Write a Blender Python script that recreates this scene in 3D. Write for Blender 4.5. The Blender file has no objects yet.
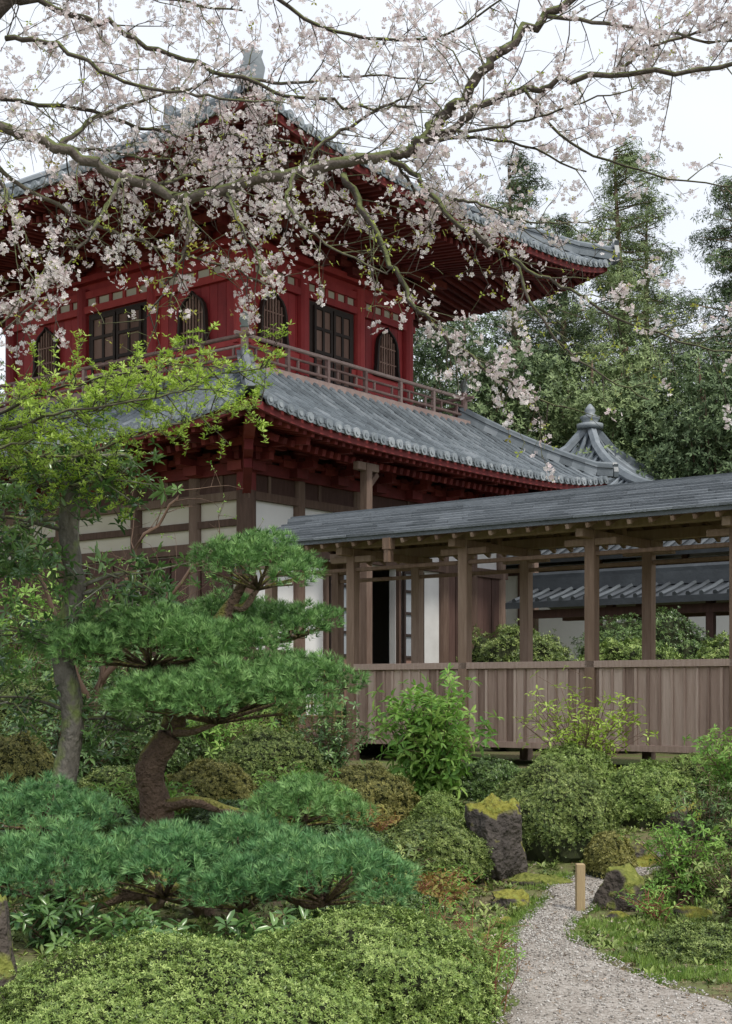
import bpy, math, random
import numpy as np
from mathutils import Vector, noise as mn
random.seed(7)
RNG=np.random.default_rng(7)
scene=bpy.context.scene
scene.view_settings.view_transform='Standard'
try: scene.view_settings.look='None'
except Exception: pass
scene.view_settings.exposure=0

# ---------------------------------------------------------------- materials
def ramp(nt,cols):
    r=nt.nodes.new('ShaderNodeValToRGB'); e=r.color_ramp.elements
    n=len(cols)
    while len(e)<n: e.new(0.5)
    for i,c in enumerate(cols):
        e[i].position=0.15+0.7*i/(n-1) if n>1 else 0
        e[i].color=(*c,1)
    return r
def base_nodes(name):
    m=bpy.data.materials.new(name); m.use_nodes=True; nt=m.node_tree
    b=nt.nodes['Principled BSDF']
    return m,nt,b
def MAT(name,cols,scale=5,rough=.8,bump=.3,bscale=None,stretch=(1,1,1),spec=.3,moss=None,mossamt=.5,rmix=.4,bdist=.02,metal=0):
    m,nt,b=base_nodes(name); L=nt.links.new
    tc=nt.nodes.new('ShaderNodeTexCoord'); mp=nt.nodes.new('ShaderNodeMapping')
    mp.inputs['Scale'].default_value=stretch; L(tc.outputs['Object'],mp.inputs[0])
    n=nt.nodes.new('ShaderNodeTexNoise'); n.inputs['Scale'].default_value=scale; n.inputs['Detail'].default_value=4; n.inputs['Roughness'].default_value=.65
    L(mp.outputs[0],n.inputs['Vector'])
    at=nt.nodes.new('ShaderNodeAttribute'); at.attribute_name='rnd'
    mx=nt.nodes.new('ShaderNodeMix'); mx.data_type='FLOAT'; mx.inputs[0].default_value=rmix
    L(n.outputs[0],mx.inputs[2]); L(at.outputs['Fac'],mx.inputs[3])
    r=ramp(nt,cols); L(mx.outputs[0],r.inputs[0]); col=r.outputs[0]
    if moss or bump:
        n2=nt.nodes.new('ShaderNodeTexNoise'); n2.inputs['Scale'].default_value=bscale or scale*6; n2.inputs['Detail'].default_value=2
        L(mp.outputs[0],n2.inputs['Vector'])
    if moss:
        g=nt.nodes.new('ShaderNodeNewGeometry'); s=nt.nodes.new('ShaderNodeSeparateXYZ'); L(g.outputs['Normal'],s.inputs[0])
        n3=nt.nodes.new('ShaderNodeTexNoise'); n3.inputs['Scale'].default_value=6; n3.inputs['Detail'].default_value=4; L(tc.outputs['Object'],n3.inputs['Vector'])
        a=nt.nodes.new('ShaderNodeMath'); a.operation='MULTIPLY_ADD'; a.inputs[1].default_value=.45; L(s.outputs[2],a.inputs[0]); L(n3.outputs[0],a.inputs[2])
        r2=nt.nodes.new('ShaderNodeMapRange'); r2.inputs[1].default_value=1.0-mossamt; r2.inputs[2].default_value=1.14-mossamt; L(a.outputs[0],r2.inputs[0])
        rm=ramp(nt,moss); L(n2.outputs[0],rm.inputs[0])
        mc=nt.nodes.new('ShaderNodeMix'); mc.data_type='RGBA'; L(r2.outputs[0],mc.inputs[0]); L(col,mc.inputs[6]); L(rm.outputs[0],mc.inputs[7]); col=mc.outputs[2]
    L(col,b.inputs['Base Color'])
    b.inputs['Roughness'].default_value=rough; b.inputs['Specular IOR Level'].default_value=spec; b.inputs['Metallic'].default_value=metal
    if bump:
        bp=nt.nodes.new('ShaderNodeBump'); bp.inputs['Strength'].default_value=bump; bp.inputs['Distance'].default_value=bdist
        L(n2.outputs[0],bp.inputs['Height']); L(bp.outputs[0],b.inputs['Normal'])
    return m
def LEAF(name,cols,trans=.35,rough=.45,spec=.35,nscale=3.0,rmix=.6):
    m,nt,b=base_nodes(name); L=nt.links.new
    tc=nt.nodes.new('ShaderNodeTexCoord')
    n=nt.nodes.new('ShaderNodeTexNoise'); n.inputs['Scale'].default_value=nscale; n.inputs['Detail'].default_value=1; L(tc.outputs['Object'],n.inputs['Vector'])
    at=nt.nodes.new('ShaderNodeAttribute'); at.attribute_name='rnd'
    mx=nt.nodes.new('ShaderNodeMix'); mx.data_type='FLOAT'; mx.inputs[0].default_value=rmix
    L(n.outputs[0],mx.inputs[2]); L(at.outputs['Fac'],mx.inputs[3])
    r=ramp(nt,cols); L(mx.outputs[0],r.inputs[0])
    L(r.outputs[0],b.inputs['Base Color']); b.inputs['Roughness'].default_value=rough; b.inputs['Specular IOR Level'].default_value=spec
    if trans>0:
        t=nt.nodes.new('ShaderNodeBsdfTranslucent'); L(r.outputs[0],t.inputs[0])
        ms=nt.nodes.new('ShaderNodeMixShader'); ms.inputs[0].default_value=trans
        L(b.outputs[0],ms.inputs[1]); L(t.outputs[0],ms.inputs[2]); L(ms.outputs[0],nt.nodes['Material Output'].inputs[0])
    return m

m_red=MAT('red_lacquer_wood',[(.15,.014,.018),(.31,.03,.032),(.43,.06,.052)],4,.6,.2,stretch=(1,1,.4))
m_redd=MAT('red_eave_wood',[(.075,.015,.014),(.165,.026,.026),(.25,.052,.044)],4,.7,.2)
m_brown=MAT('weathered_brown_wood',[(.115,.07,.048),(.25,.17,.122),(.40,.30,.235)],7,.8,.4,stretch=(3,3,.3))
m_tbrown=MAT('temple_timber',[(.055,.032,.025),(.125,.08,.06),(.22,.16,.125)],7,.8,.4,stretch=(3,3,.3))
m_dbrown=MAT('dark_brown_wood',[(.035,.018,.014),(.08,.042,.034),(.14,.085,.07)],7,.8,.3,stretch=(3,3,.3))
m_panel=MAT('weathered_panel_wood',[(.17,.11,.085),(.38,.275,.225),(.58,.465,.395)],6,.85,.5,stretch=(5,5,.35),rmix=.5)
m_rail=MAT('balcony_wood',[(.13,.08,.07),(.27,.18,.16),(.40,.31,.28)],6,.8,.3)
m_white=MAT('white_plaster',[(.5,.49,.48),(.66,.66,.65),(.76,.76,.75)],1.5,.9,.1)
m_cream=MAT('aged_plaster',[(.32,.29,.23),(.5,.47,.38),(.6,.57,.5)],1.5,.9,.1)
m_tile=MAT('grey_roof_tile',[(.05,.06,.07),(.13,.155,.175),(.28,.31,.34)],2.6,.42,.25,spec=.5,rmix=.4)
m_tilecap=MAT('roof_tile_ends',[(.10,.12,.135),(.21,.24,.26),(.36,.39,.41)],5,.5,.25,spec=.5,rmix=.5)
m_tiled=MAT('dark_roof_tile',[(.02,.024,.028),(.05,.058,.066),(.1,.115,.125)],3,.5,.25,spec=.4)
m_shingle=MAT('corridor_roof_shingle',[(.06,.07,.078),(.12,.135,.15),(.2,.22,.24)],5,.6,.5,stretch=(4,1,4),spec=.4,rmix=.45)
m_lattice=MAT('dark_lattice_wood',[(.018,.013,.012),(.045,.03,.024)],8,.7,.1)
m_black=MAT('painted_dark_interior',[(.006,.006,.007),(.012,.011,.011)],8,.9,.0)  # near-black colour stands in for the unlit inside
m_door=MAT('door_wood',[(.13,.07,.05),(.25,.15,.12),(.36,.25,.2)],6,.75,.3,stretch=(1,1,.4))
m_pane=MAT('door_panes',[(.22,.24,.26),(.36,.39,.42)],2,.25,0,spec=.6)
m_paper=MAT('door_panel_boards',[(.09,.05,.04),(.19,.115,.09),(.28,.19,.155)],4,.8,.2,stretch=(2,2,.3))
m_stone=MAT('temple_base_stone',[(.14,.13,.12),(.26,.25,.23),(.36,.35,.33)],4,.85,.4)
m_rock=MAT('garden_rock',[(.035,.03,.027),(.14,.12,.105),(.42,.39,.36)],6,.85,.9,bscale=22,bdist=.05,moss=[(.10,.11,.015),(.22,.21,.035),(.24,.3,.07)],mossamt=.36)
m_rockm=MAT('mossy_rock',[(.04,.032,.028),(.12,.10,.08),(.24,.20,.165)],7,.85,.9,bscale=22,bdist=.05,moss=[(.08,.10,.02),(.16,.18,.035),(.26,.27,.07)],mossamt=.40)
m_bronze=MAT('bronze_finial',[(.12,.14,.13),(.22,.25,.23)],6,.5,.1)
m_bark=MAT('pine_bark',[(.05,.034,.025),(.15,.10,.07),(.28,.2,.145)],12,.9,1.0,bscale=30,bdist=.05,moss=[(.15,.14,.03),(.26,.26,.07)],mossamt=.40)
m_barkl=MAT('mottled_bark',[(.045,.038,.03),(.18,.165,.14),(.42,.42,.37)],16,.9,.8,bscale=34,bdist=.03,stretch=(1,1,.6),moss=[(.11,.14,.04),(.22,.27,.1)],mossamt=.45)
m_cbark=MAT('cherry_bark',[(.03,.024,.021),(.08,.064,.055),(.18,.155,.135)],14,.85,.8,bscale=30,bdist=.02,moss=[(.08,.1,.035),(.18,.2,.08)],mossamt=.44)
m_post=MAT('pale_post_wood',[(.34,.25,.14),(.5,.39,.23)],8,.8,.3,stretch=(3,3,.3))
m_bamboo=MAT('bamboo',[(.22,.15,.06),(.42,.32,.15)],6,.6,.2)
m_stem=MAT('shrub_stem',[(.09,.055,.04),(.2,.13,.09)],8,.8,0)
m_redstem=MAT('nandina_stem',[(.2,.06,.04),(.32,.16,.1)],8,.7,0)
m_core=MAT('shrub_dark_core',[(.018,.024,.01),(.045,.052,.02),(.07,.078,.03)],20,.95,.0)  # dark colour of the solid core inside each bush

l_pine=LEAF('pine_needles',[(.055,.13,.04),(.145,.30,.085),(.30,.49,.17)],0,.5,nscale=2.5)
l_pine2=LEAF('pine_needles_bluish',[(.05,.13,.05),(.12,.28,.10),(.27,.46,.17)],0,.5,nscale=2.5)
l_az=LEAF('azalea_leaves',[(.05,.085,.022),(.14,.2,.045),(.32,.39,.12)],0,.45,nscale=4)
l_azl=LEAF('azalea_leaves_light',[(.07,.12,.025),(.18,.27,.055),(.38,.48,.15)],0,.45,nscale=4)
l_azo=LEAF('azalea_leaves_olive',[(.09,.095,.025),(.2,.2,.05),(.36,.33,.10)],0,.5,nscale=4)
l_azd=LEAF('shrub_leaves_dark',[(.03,.06,.02),(.085,.15,.04),(.18,.27,.08)],0,.35,nscale=3)
l_big=LEAF('glossy_leaves',[(.035,.09,.03),(.10,.2,.055),(.22,.36,.11)],.2,.28,spec=.6)
l_fresh=LEAF('fresh_leaves',[(.22,.34,.03),(.38,.54,.07),(.58,.74,.2)],.45,.45)
l_hyd=LEAF('hydrangea_leaves',[(.09,.22,.035),(.2,.38,.065),(.38,.55,.14)],.35,.45)
l_bronze=LEAF('young_cherry_leaves',[(.3,.22,.04),(.42,.48,.08),(.56,.66,.16)],.45,.45)
l_blos=LEAF('cherry_blossom_petals',[(.64,.51,.52),(.80,.73,.735),(.91,.88,.88)],.35,.6,.2,nscale=1.2)
l_far=LEAF('forest_foliage',[(.035,.058,.028),(.09,.14,.058),(.2,.27,.11)],0,.6,nscale=.35,rmix=.5)
l_farl=LEAF('forest_foliage_light',[(.075,.11,.045),(.17,.235,.09),(.33,.41,.18)],0,.6,nscale=.35,rmix=.5)
l_grass=LEAF('grass_blades',[(.07,.14,.025),(.16,.27,.045),(.32,.43,.10)],.2,.5)
l_fern=LEAF('dry_fern_fronds',[(.16,.09,.025),(.32,.21,.06),(.28,.32,.08)],.35,.6)
l_litter=LEAF('leaf_litter',[(.06,.04,.025),(.2,.13,.07),(.5,.42,.36)],0,.8)

# ---------------------------------------------------------------- mesh helpers
def empty(name,loc=(0,0,0),rotz=0):
    e=bpy.data.objects.new(name,None); scene.collection.objects.link(e); e.location=loc; e.rotation_euler=(0,0,rotz); return e
class MB:
    def __init__(s): s.v=[];s.f=[];s.r=[]
    def add(s,vs,fs,rnd=None):
        o=len(s.v); rnd=random.random() if rnd is None else rnd
        s.v.extend([tuple(p) for p in vs]); s.f.extend([tuple(i+o for i in f) for f in fs]); s.r.extend([rnd]*len(vs))
    def box(s,x0,y0,z0,x1,y1,z1,rnd=None):
        if x0>x1:x0,x1=x1,x0
        if y0>y1:y0,y1=y1,y0
        if z0>z1:z0,z1=z1,z0
        s.add([(x0,y0,z0),(x1,y0,z0),(x1,y1,z0),(x0,y1,z0),(x0,y0,z1),(x1,y0,z1),(x1,y1,z1),(x0,y1,z1)],
              [(0,3,2,1),(4,5,6,7),(0,1,5,4),(1,2,6,5),(2,3,7,6),(3,0,4,7)],rnd)
    def beam(s,p,q,w,h,rnd=None):
        p=Vector(p);q=Vector(q);d=(q-p).normalized(); up=Vector((0,0,1))
        if abs(d.z)>.98: up=Vector((0,1,0))
        a=d.cross(up).normalized()*w/2; b=a.cross(d).normalized()*h/2
        vs=[p-a-b,p+a-b,p+a+b,p-a+b,q-a-b,q+a-b,q+a+b,q-a+b]
        s.add(vs,[(0,1,2,3),(7,6,5,4),(0,4,5,1),(1,5,6,2),(2,6,7,3),(3,7,4,0)],rnd)
    def tube(s,pts,rad,n=6,cap=True,rnd=None):
        pts=[Vector(p) for p in pts]; vs=[];fs=[]
        ref=Vector((.3,.2,1)).normalized()
        for i,p in enumerate(pts):
            d=(pts[min(i+1,len(pts)-1)]-pts[max(i-1,0)]).normalized()
            if abs(d.dot(ref))>.97: ref2=Vector((1,0,0))
            else: ref2=ref
            a=d.cross(ref2).normalized(); b=d.cross(a)
            for k in range(n):
                t=2*math.pi*k/n; vs.append(p+(a*math.cos(t)+b*math.sin(t))*rad[i])
        for i in range(len(pts)-1):
            for k in range(n):
                fs.append((i*n+k,i*n+(k+1)%n,(i+1)*n+(k+1)%n,(i+1)*n+k))
        if cap:
            fs.append(tuple(range(n-1,-1,-1))); fs.append(tuple((len(pts)-1)*n+k for k in range(n)))
        s.add(vs,fs,rnd)
    def lathe(s,c,prof,n=14):
        vs=[];fs=[]
        for r,z in prof:
            for k in range(n):
                t=2*math.pi*k/n; vs.append((c[0]+r*math.cos(t),c[1]+r*math.sin(t),c[2]+z))
        for i in range(len(prof)-1):
            for k in range(n): fs.append((i*n+k,i*n+(k+1)%n,(i+1)*n+(k+1)%n,(i+1)*n+k))
        fs.append(tuple(range(n-1,-1,-1))); fs.append(tuple((len(prof)-1)*n+k for k in range(n)))
        s.add(vs,fs)
    def obj(s,name,mat,parent=None,smooth=False,bevel=0,loc=None):
        me=bpy.data.meshes.new(name); me.from_pydata(s.v,[],s.f); me.update()
        a=me.attributes.new('rnd','FLOAT','POINT'); a.data.foreach_set('value',np.array(s.r,dtype=np.float32))
        me.materials.append(mat); o=bpy.data.objects.new(name,me); scene.collection.objects.link(o)
        if smooth: me.polygons.foreach_set('use_smooth',[True]*len(me.polygons))
        if parent: o.parent=parent
        if bevel:
            b=o.modifiers.new('bevel','BEVEL'); b.width=bevel; b.segments=1; b.limit_method='ANGLE'
        return o
def fastmesh(name,V,F,rnd,mat,parent=None):
    me=bpy.data.meshes.new(name); k=F.shape[1]
    me.vertices.add(len(V)); me.vertices.foreach_set('co',V.astype(np.float32).ravel())
    me.loops.add(F.size); me.polygons.add(len(F))
    me.polygons.foreach_set('loop_start',np.arange(0,F.size,k,dtype=np.int32))
    me.loops.foreach_set('vertex_index',F.astype(np.int32).ravel())
    me.update(calc_edges=True)
    a=me.attributes.new('rnd','FLOAT','POINT'); a.data.foreach_set('value',rnd.astype(np.float32))
    me.materials.append(mat); o=bpy.data.objects.new(name,me); scene.collection.objects.link(o)
    if parent: o.parent=parent
    return o
def scatter(name,T,pos,dirs,scale,mat,parent=None,rng=RNG,rnd=None):
    TV,TF=T; pos=np.asarray(pos,float); n=len(pos)
    d=np.asarray(dirs,float); d=d/np.maximum(np.linalg.norm(d,axis=1,keepdims=True),1e-6)
    r=rng.normal(size=(n,3)); x=r-d*(r*d).sum(1,keepdims=True); x/=np.maximum(np.linalg.norm(x,axis=1,keepdims=True),1e-6)
    y=np.cross(d,x); sc=np.asarray(scale,float)*np.ones(n)
    V=(TV[None,:,0,None]*x[:,None]+TV[None,:,1,None]*y[:,None]+TV[None,:,2,None]*d[:,None])*sc[:,None,None]+pos[:,None]
    m=len(TV); F=(TF[None]+(np.arange(n)*m)[:,None,None]).reshape(-1,TF.shape[1])
    if rnd is None: rnd=rng.random(n)
    return fastmesh(name,V.reshape(-1,3),F,np.repeat(rnd,m),mat,parent)
def T_rosette(n=5,w=.32,tilt=.45,jit=.25,seed=1,ln=1.0):
    g=random.Random(seed); V=[];F=[]
    for i in range(n):
        a=2*math.pi*i/n+g.uniform(-jit,jit); t=tilt+g.uniform(-.3,.3); c,s=math.cos(a),math.sin(a)
        l=ln*g.uniform(.75,1.1); o=len(V)
        def P(u,v,h=0): 
            rr=u*math.cos(t); return (rr*c-v*s,rr*s+v*c,u*math.sin(t)+h)
        V+= [P(0.02,0),P(.55*l,-w*l*.5,-.02),P(l,0,-.1),P(.5*l,w*l*.5,.05)]; F.append((o,o+1,o+2,o+3))
    return np.array(V),np.array(F)
def T_bigleaf(n=5,w=.3,tilt=.2,seed=1):
    g=random.Random(seed); V=[];F=[]
    for i in range(n):
        a=2*math.pi*i/n+g.uniform(-.35,.35); t=tilt+g.uniform(-.5,.4); c,s=math.cos(a),math.sin(a); l=g.uniform(.7,1.1); o=len(V)
        def P(u,v,h=0):
            rr=u*math.cos(t); return (rr*c-v*s,rr*s+v*c,u*math.sin(t)+h)
        V+=[P(.05,0),P(.35*l,-w*.42*l,.05),P(.35*l,w*.42*l,.05),P(.7*l,-w*.4*l,0),P(.7*l,w*.4*l,0),P(l,0,-.14),P(.37*l,0,-.01),P(.7*l,0,-.06)]
        F+=[(o,o+6,o+1),(o,o+2,o+6),(o+1,o+6,o+7),(o+1,o+7,o+3),(o+6,o+2,o+4),(o+6,o+4,o+7),(o+3,o+7,o+5),(o+7,o+4,o+5)]
    return np.array(V),np.array(F)
def T_tuft(n=16,w=.034,spread=.75,seed=2):
    g=random.Random(seed);V=[];F=[]
    for i in range(n):
        a=g.uniform(0,2*math.pi); t=spread*math.sqrt(g.random())*1.15; l=g.uniform(.75,1.1)
        d=Vector((math.sin(t)*math.cos(a),math.sin(t)*math.sin(a),math.cos(t))); p=d.cross(Vector((g.random(),g.random(),.3))).normalized()*w
        b=d*.05; o=len(V); V+=[tuple(b-p),tuple(b+p),tuple(d*l)]; F.append((o,o+1,o+2))
    return np.array(V),np.array(F)
def T_blossom():
    V=[];F=[]
    for i in range(5):
        a=2*math.pi*i/5;c,s=math.cos(a),math.sin(a);o=len(V)
        V+=[(0,0,0),(.7*c+.38*s,.7*s-.38*c,.22),(1.0*c,1.0*s,.28),(.7*c-.38*s,.7*s+.38*c,.22)]; F.append((o,o+1,o+2,o+3))
    return np.array(V),np.array(F)
def T_blade():
    V=[];F=[];g=random.Random(4)
    for i in range(6):
        a=g.uniform(0,6.28);x,y=g.uniform(-.3,.3),g.uniform(-.3,.3);b=g.uniform(.1,.5);c,s=math.cos(a),math.sin(a);o=len(V)
        V+=[(x-.04*s,y+.04*c,0),(x+.04*s,y-.04*c,0),(x+b*c,y+b*s,g.uniform(.6,1.1))];F.append((o,o+1,o+2))
    return np.array(V),np.array(F)
def T_peb():
    V=np.array([(1,0,0),(-1,0,0),(0,.8,0),(0,-.8,0),(0,0,.6),(0,0,-.6)],float)
    F=np.array([(0,2,4),(2,1,4),(1,3,4),(3,0,4),(2,0,5),(1,2,5),(3,1,5),(0,3,5)]);return V,F
TR5=T_rosette(5); TR3=T_rosette(3,.45,.2,.5,3); TR7=T_rosette(7,.28,.5,.3,5); TBIG=T_bigleaf(6); TBIG3=T_bigleaf(3,.34,.0,3); TT=T_tuft(); TBL=T_blossom(); TGR=T_blade(); TPB=T_peb()
TN=T_rosette(6,.16,.25,.5,9)
def sm(t): t=max(0,min(1,t)); return t*t*(3-2*t)
def catmull(P,m=6):
    P=[Vector(p) for p in P]; Q=[P[0]*2-P[1]]+P+[P[-1]*2-P[-2]]; out=[]
    for i in range(1,len(Q)-2):
        for k in range(m):
            t=k/m; a,b,c,d=Q[i-1],Q[i],Q[i+1],Q[i+2]
            out.append(.5*((2*b)+(c-a)*t+(2*a-5*b+4*c-d)*t*t+(3*b-a-3*c+d)*t**3))
    out.append(P[-1]); return out

# ---------------------------------------------------------------- terrain
PATH=[(-6,-1.6,2.6),(0,-.6,3.0),(3,0.0,3.0),(5,.35,2.9),(6,.5,2.6),(6.7,.64,2.1),(7.3,.72,1.75),(7.9,.8,1.5),(8.5,.88,1.36),(9.1,.97,1.3),(9.7,1.12,1.45),(10.3,1.3,1.7),(10.9,1.45,1.95),(11.5,1.9,2.5),(12,2.6,3.3),(12.3,3.4,4.3),(12.5,4.6,5.6)]
def path_edges(y):
    if y<PATH[0][0] or y>PATH[-1][0]: return None
    for a,b in zip(PATH[:-1],PATH[1:]):
        if a[0]<=y<=b[0]:
            t=(y-a[0])/(b[0]-a[0]); return a[1]+(b[1]-a[1])*t,a[2]+(b[2]-a[2])*t
def gz(x,y):
    z=.68*sm((y-9.8)/5.6)
    z+=.22*math.exp(-((x+1.7)**2/2.2+(y-9.5)**2/5))
    z+=.12*sm((-x-1)/3)*sm((y-4)/3)
    z+=max(0,y-50)*.14
    z+=.035*mn.noise(Vector((x*.7,y*.7,0)))*sm((abs(x-1.1)-.6)/1.5)
    return z
def axis(c0,c1,st,far0,far1):
    a=list(np.arange(c0,c1,st)); d=st; x=c1
    while x<far1: a.append(x); d*=1.22; x+=d
    a.append(far1); d=st; x=c0-st
    b=[]
    while x>far0: b.append(x); d*=1.22; x-=d
    b.append(far0); return b[::-1]+a
xs=axis(-6,8,.14,-400,400); ys=axis(3,20,.14,-200,600)
g=MB(); vs=[(x,y,gz(x,y)) for y in ys for x in xs]; nx=len(xs)
fs=[(j*nx+i,j*nx+i+1,(j+1)*nx+i+1,(j+1)*nx+i) for j in range(len(ys)-1) for i in range(nx-1)]
g.add(vs,fs,.5)
m_ground=MAT('mossy_garden_soil',[(.08,.055,.035),(.15,.115,.07),(.12,.16,.045),(.18,.26,.06)],1.6,.95,.8,bscale=30,rmix=0,bdist=.03)
g.obj('ground',m_ground,smooth=True)
def gravelmat():
    m,nt,b=base_nodes('gravel'); L=nt.links.new
    tc=nt.nodes.new('ShaderNodeTexCoord'); v=nt.nodes.new('ShaderNodeTexVoronoi'); v.inputs['Scale'].default_value=75; L(tc.outputs['Object'],v.inputs['Vector'])
    n=nt.nodes.new('ShaderNodeTexNoise'); n.inputs['Scale'].default_value=2.6; n.inputs['Detail'].default_value=5; n.inputs['Roughness'].default_value=.7; L(tc.outputs['Object'],n.inputs['Vector'])
    s=nt.nodes.new('ShaderNodeSeparateColor'); L(v.outputs['Color'],s.inputs[0])
    mx=nt.nodes.new('ShaderNodeMix'); mx.data_type='FLOAT'; mx.inputs[0].default_value=.62; L(s.outputs[0],mx.inputs[2]); L(n.outputs[0],mx.inputs[3])
    r=ramp(nt,[(.12,.10,.08),(.30,.268,.235),(.53,.495,.455)]); L(mx.outputs[0],r.inputs[0]); L(r.outputs[0],b.inputs['Base Color']); b.inputs['Roughness'].default_value=.9
    bp=nt.nodes.new('ShaderNodeBump'); bp.inputs['Strength'].default_value=.7; bp.inputs['Distance'].default_value=.01; bp.invert=True; L(v.outputs['Distance'],bp.inputs['Height']); L(bp.outputs[0],b.inputs['Normal'])
    return m
m_gravel=gravelmat()
p=MB(); rows=[]; K=12
yy=-6.0
while yy<12.45:
    l,r=path_edges(yy); w=.1
    l+=w*mn.noise(Vector((0,yy*3,1))); r+=w*mn.noise(Vector((5,yy*3,1)))
    rows.append([(l+(r-l)*k/K,yy,gz(l+(r-l)*k/K,yy)+(.022 if 0<k<K else -.02)) for k in range(K+1)]); yy+=.1
vs=[q for r in rows for q in r]; fs=[(j*(K+1)+i,j*(K+1)+i+1,(j+1)*(K+1)+i+1,(j+1)*(K+1)+i) for j in range(len(rows)-1) for i in range(K)]
p.add(vs,fs,.5); p.obj('gravel_path',m_gravel,smooth=True)
pos=[]
while len(pos)<9000:
    y=random.uniform(5,12.3); l,r=path_edges(y); x=random.uniform(l-.04,r+.04); pos.append((x,y,gz(x,y)+.024))
scatter('path_pebbles',TPB,pos,np.tile([0,0,1],(len(pos),1))+RNG.normal(size=(len(pos),3))*.2,RNG.uniform(.004,.011,len(pos)),MAT('pebble_stone',[(.15,.135,.12),(.33,.31,.28),(.56,.54,.51)],3,.85,0,rmix=.9))

# ---------------------------------------------------------------- temple
TH=math.radians(52); E=(-1.75,21.5,0)
temple=empty('temple_building',E,TH)
def facemap(i,Lx,Ly,o):
    if i==0: return lambda s,d:(o+s,o+d),Lx
    if i==1: return lambda s,d:(o+d,o+s),Ly
    if i==2: return lambda s,d:(o+s,o+Ly-d),Lx
    return lambda s,d:(o+Lx-d,o+s),Ly
def hiproof(parent,prefix,Lx,Ly,o,D,z0,a,b,lift,wallD,soffp,mt,rib=.24,rr=.065,orn=1.0):
    sheet=MB();ribs=MB();caps=MB();soff=MB();raf=MB();fas=MB()
    def Z(s,d,ln):
        e=max(0,min(s,ln-s)); return z0+a*d+b*d*d+lift*math.exp(-max(0,e-d)/1.3)*(1-min(1,d/D))
    for i in range(4):
        f,ln=facemap(i,Lx,Ly,o)
        nd=int(D/.28); ns=int(ln/.3); vs=[];fs=[]; rowsd=[]
        for j in range(nd+1):
            d=D*j/nd
            if j>0: rowsd.append((d,0.0))
            if j<nd: rowsd.append((d,.028))
        for d,dz in rowsd:
            for k in range(ns+1):
                s=d+(ln-2*d)*k/ns; x,y=f(s,d); vs.append((x,y,Z(s,d,ln)+dz))
        fs=[(j*(ns+1)+k,j*(ns+1)+k+1,(j+1)*(ns+1)+k+1,(j+1)*(ns+1)+k) for j in range(len(rowsd)-1) for k in range(ns)]
        sheet.add(vs,fs,.4)
        nr=int(ln/rib)
        for q in range(nr+1):
            s=rib/2+q*ln/nr*0.995
            dm=min(D,s,ln-s)
            if dm<.15: continue
            nseg=max(1,int(dm/.28)); rw=random.random()
            for j in range(nseg):
                vs=[]
                for (d,rad) in ((-.03+dm*j/nseg,rr*1.15),(-.03+dm*(j+1)/nseg,rr*.9)):
                    zc=Z(s,max(d,0),ln)
                    for k in range(6):
                        t=math.pi*k/5; x,y=f(s+rad*math.cos(t),d); vs.append((x,y,zc+rad*1.1*math.sin(t)+.01))
                fs=[(k,k+1,6+k+1,6+k) for k in range(5)]+[(0,1,2,3,4,5)]
                ribs.add(vs,fs,rw*.5+.5*random.random())
            zc=Z(s,0,ln)+.02; c=[];n=10
            for dd in (-.06,-.02):
                for k in range(n):
                    t=2*math.pi*k/n; x,y=f(s+.088*math.cos(t),dd); c.append((x,y,zc+.088*math.sin(t)))
            caps.add(c,[tuple(range(n)),tuple(range(2*n-1,n-1,-1))]+[(k,(k+1)%n,n+(k+1)%n,n+k) for k in range(n)])
            c=[]
            for dd in (-.075,-.06):
                for k in range(n):
                    t=2*math.pi*k/n; x,y=f(s+.04*math.cos(t),dd); c.append((x,y,zc+.04*math.sin(t)))
            caps.add(c,[tuple(range(n))]+[(k,(k+1)%n,n+(k+1)%n,n+k) for k in range(n)])
            x0,y0=f(s+.03,-.03);x1,y1=f(s+rib-.03,-.03)
            z1=Z(s+rib,0,ln)
            caps.add([(x0,y0,zc-.07),(x1,y1,z1-.07+.02),(x1,y1,z1-.0),(x0,y0,zc-.02)],[(0,1,2,3)],.1)
        N=40
        for k in range(N):
            s0=ln*k/N;s1=ln*(k+1)/N
            za,zb=Z(s0,0,ln)-.03,Z(s1,0,ln)-.03
            A=f(s0,.03);B=f(s1,.03);C=f(s1,.10);Dd=f(s0,.10)
            fas.add([(*A,za-.13),(*B,zb-.13),(*B,zb),(*A,za),(*Dd,za-.13),(*C,zb-.13),(*C,zb),(*Dd,za)],[(0,1,2,3),(4,7,6,5),(0,4,5,1),(3,2,6,7)],.5)
            def q(s,d):
                d=min(d,s,ln-s); d=max(d,0); return (*f(s,d),z0-.10+soffp*d+lift*math.exp(-max(0,min(s,ln-s)-d)/1.3)*(1-min(1,d/D)))
            cols=[q(s0,.05),q(s1,.05),q(s1,wallD),q(s0,wallD)]
            soff.add(cols,[(0,1,2,3)],.5)
        nr=int(ln/.2)
        for k in range(1,nr):
            s=ln*k/nr; dm=min(wallD,s,ln-s)
            if dm<.25: continue
            zl=lift*math.exp(-max(0,min(s,ln-s))/1.3)
            zl2=lift*math.exp(-max(0,min(s,ln-s)-dm)/1.3)*(1-min(1,dm/D))
            raf.beam((*f(s,.12),z0-.17+zl),(*f(s,dm),z0-.17+soffp*dm+zl2),.075,.10)
            if dm>1.0: raf.beam((*f(s,.55),z0-.28+zl),(*f(s,dm),z0-.28+soffp*dm+zl2),.085,.11)
    hip=MB()
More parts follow.
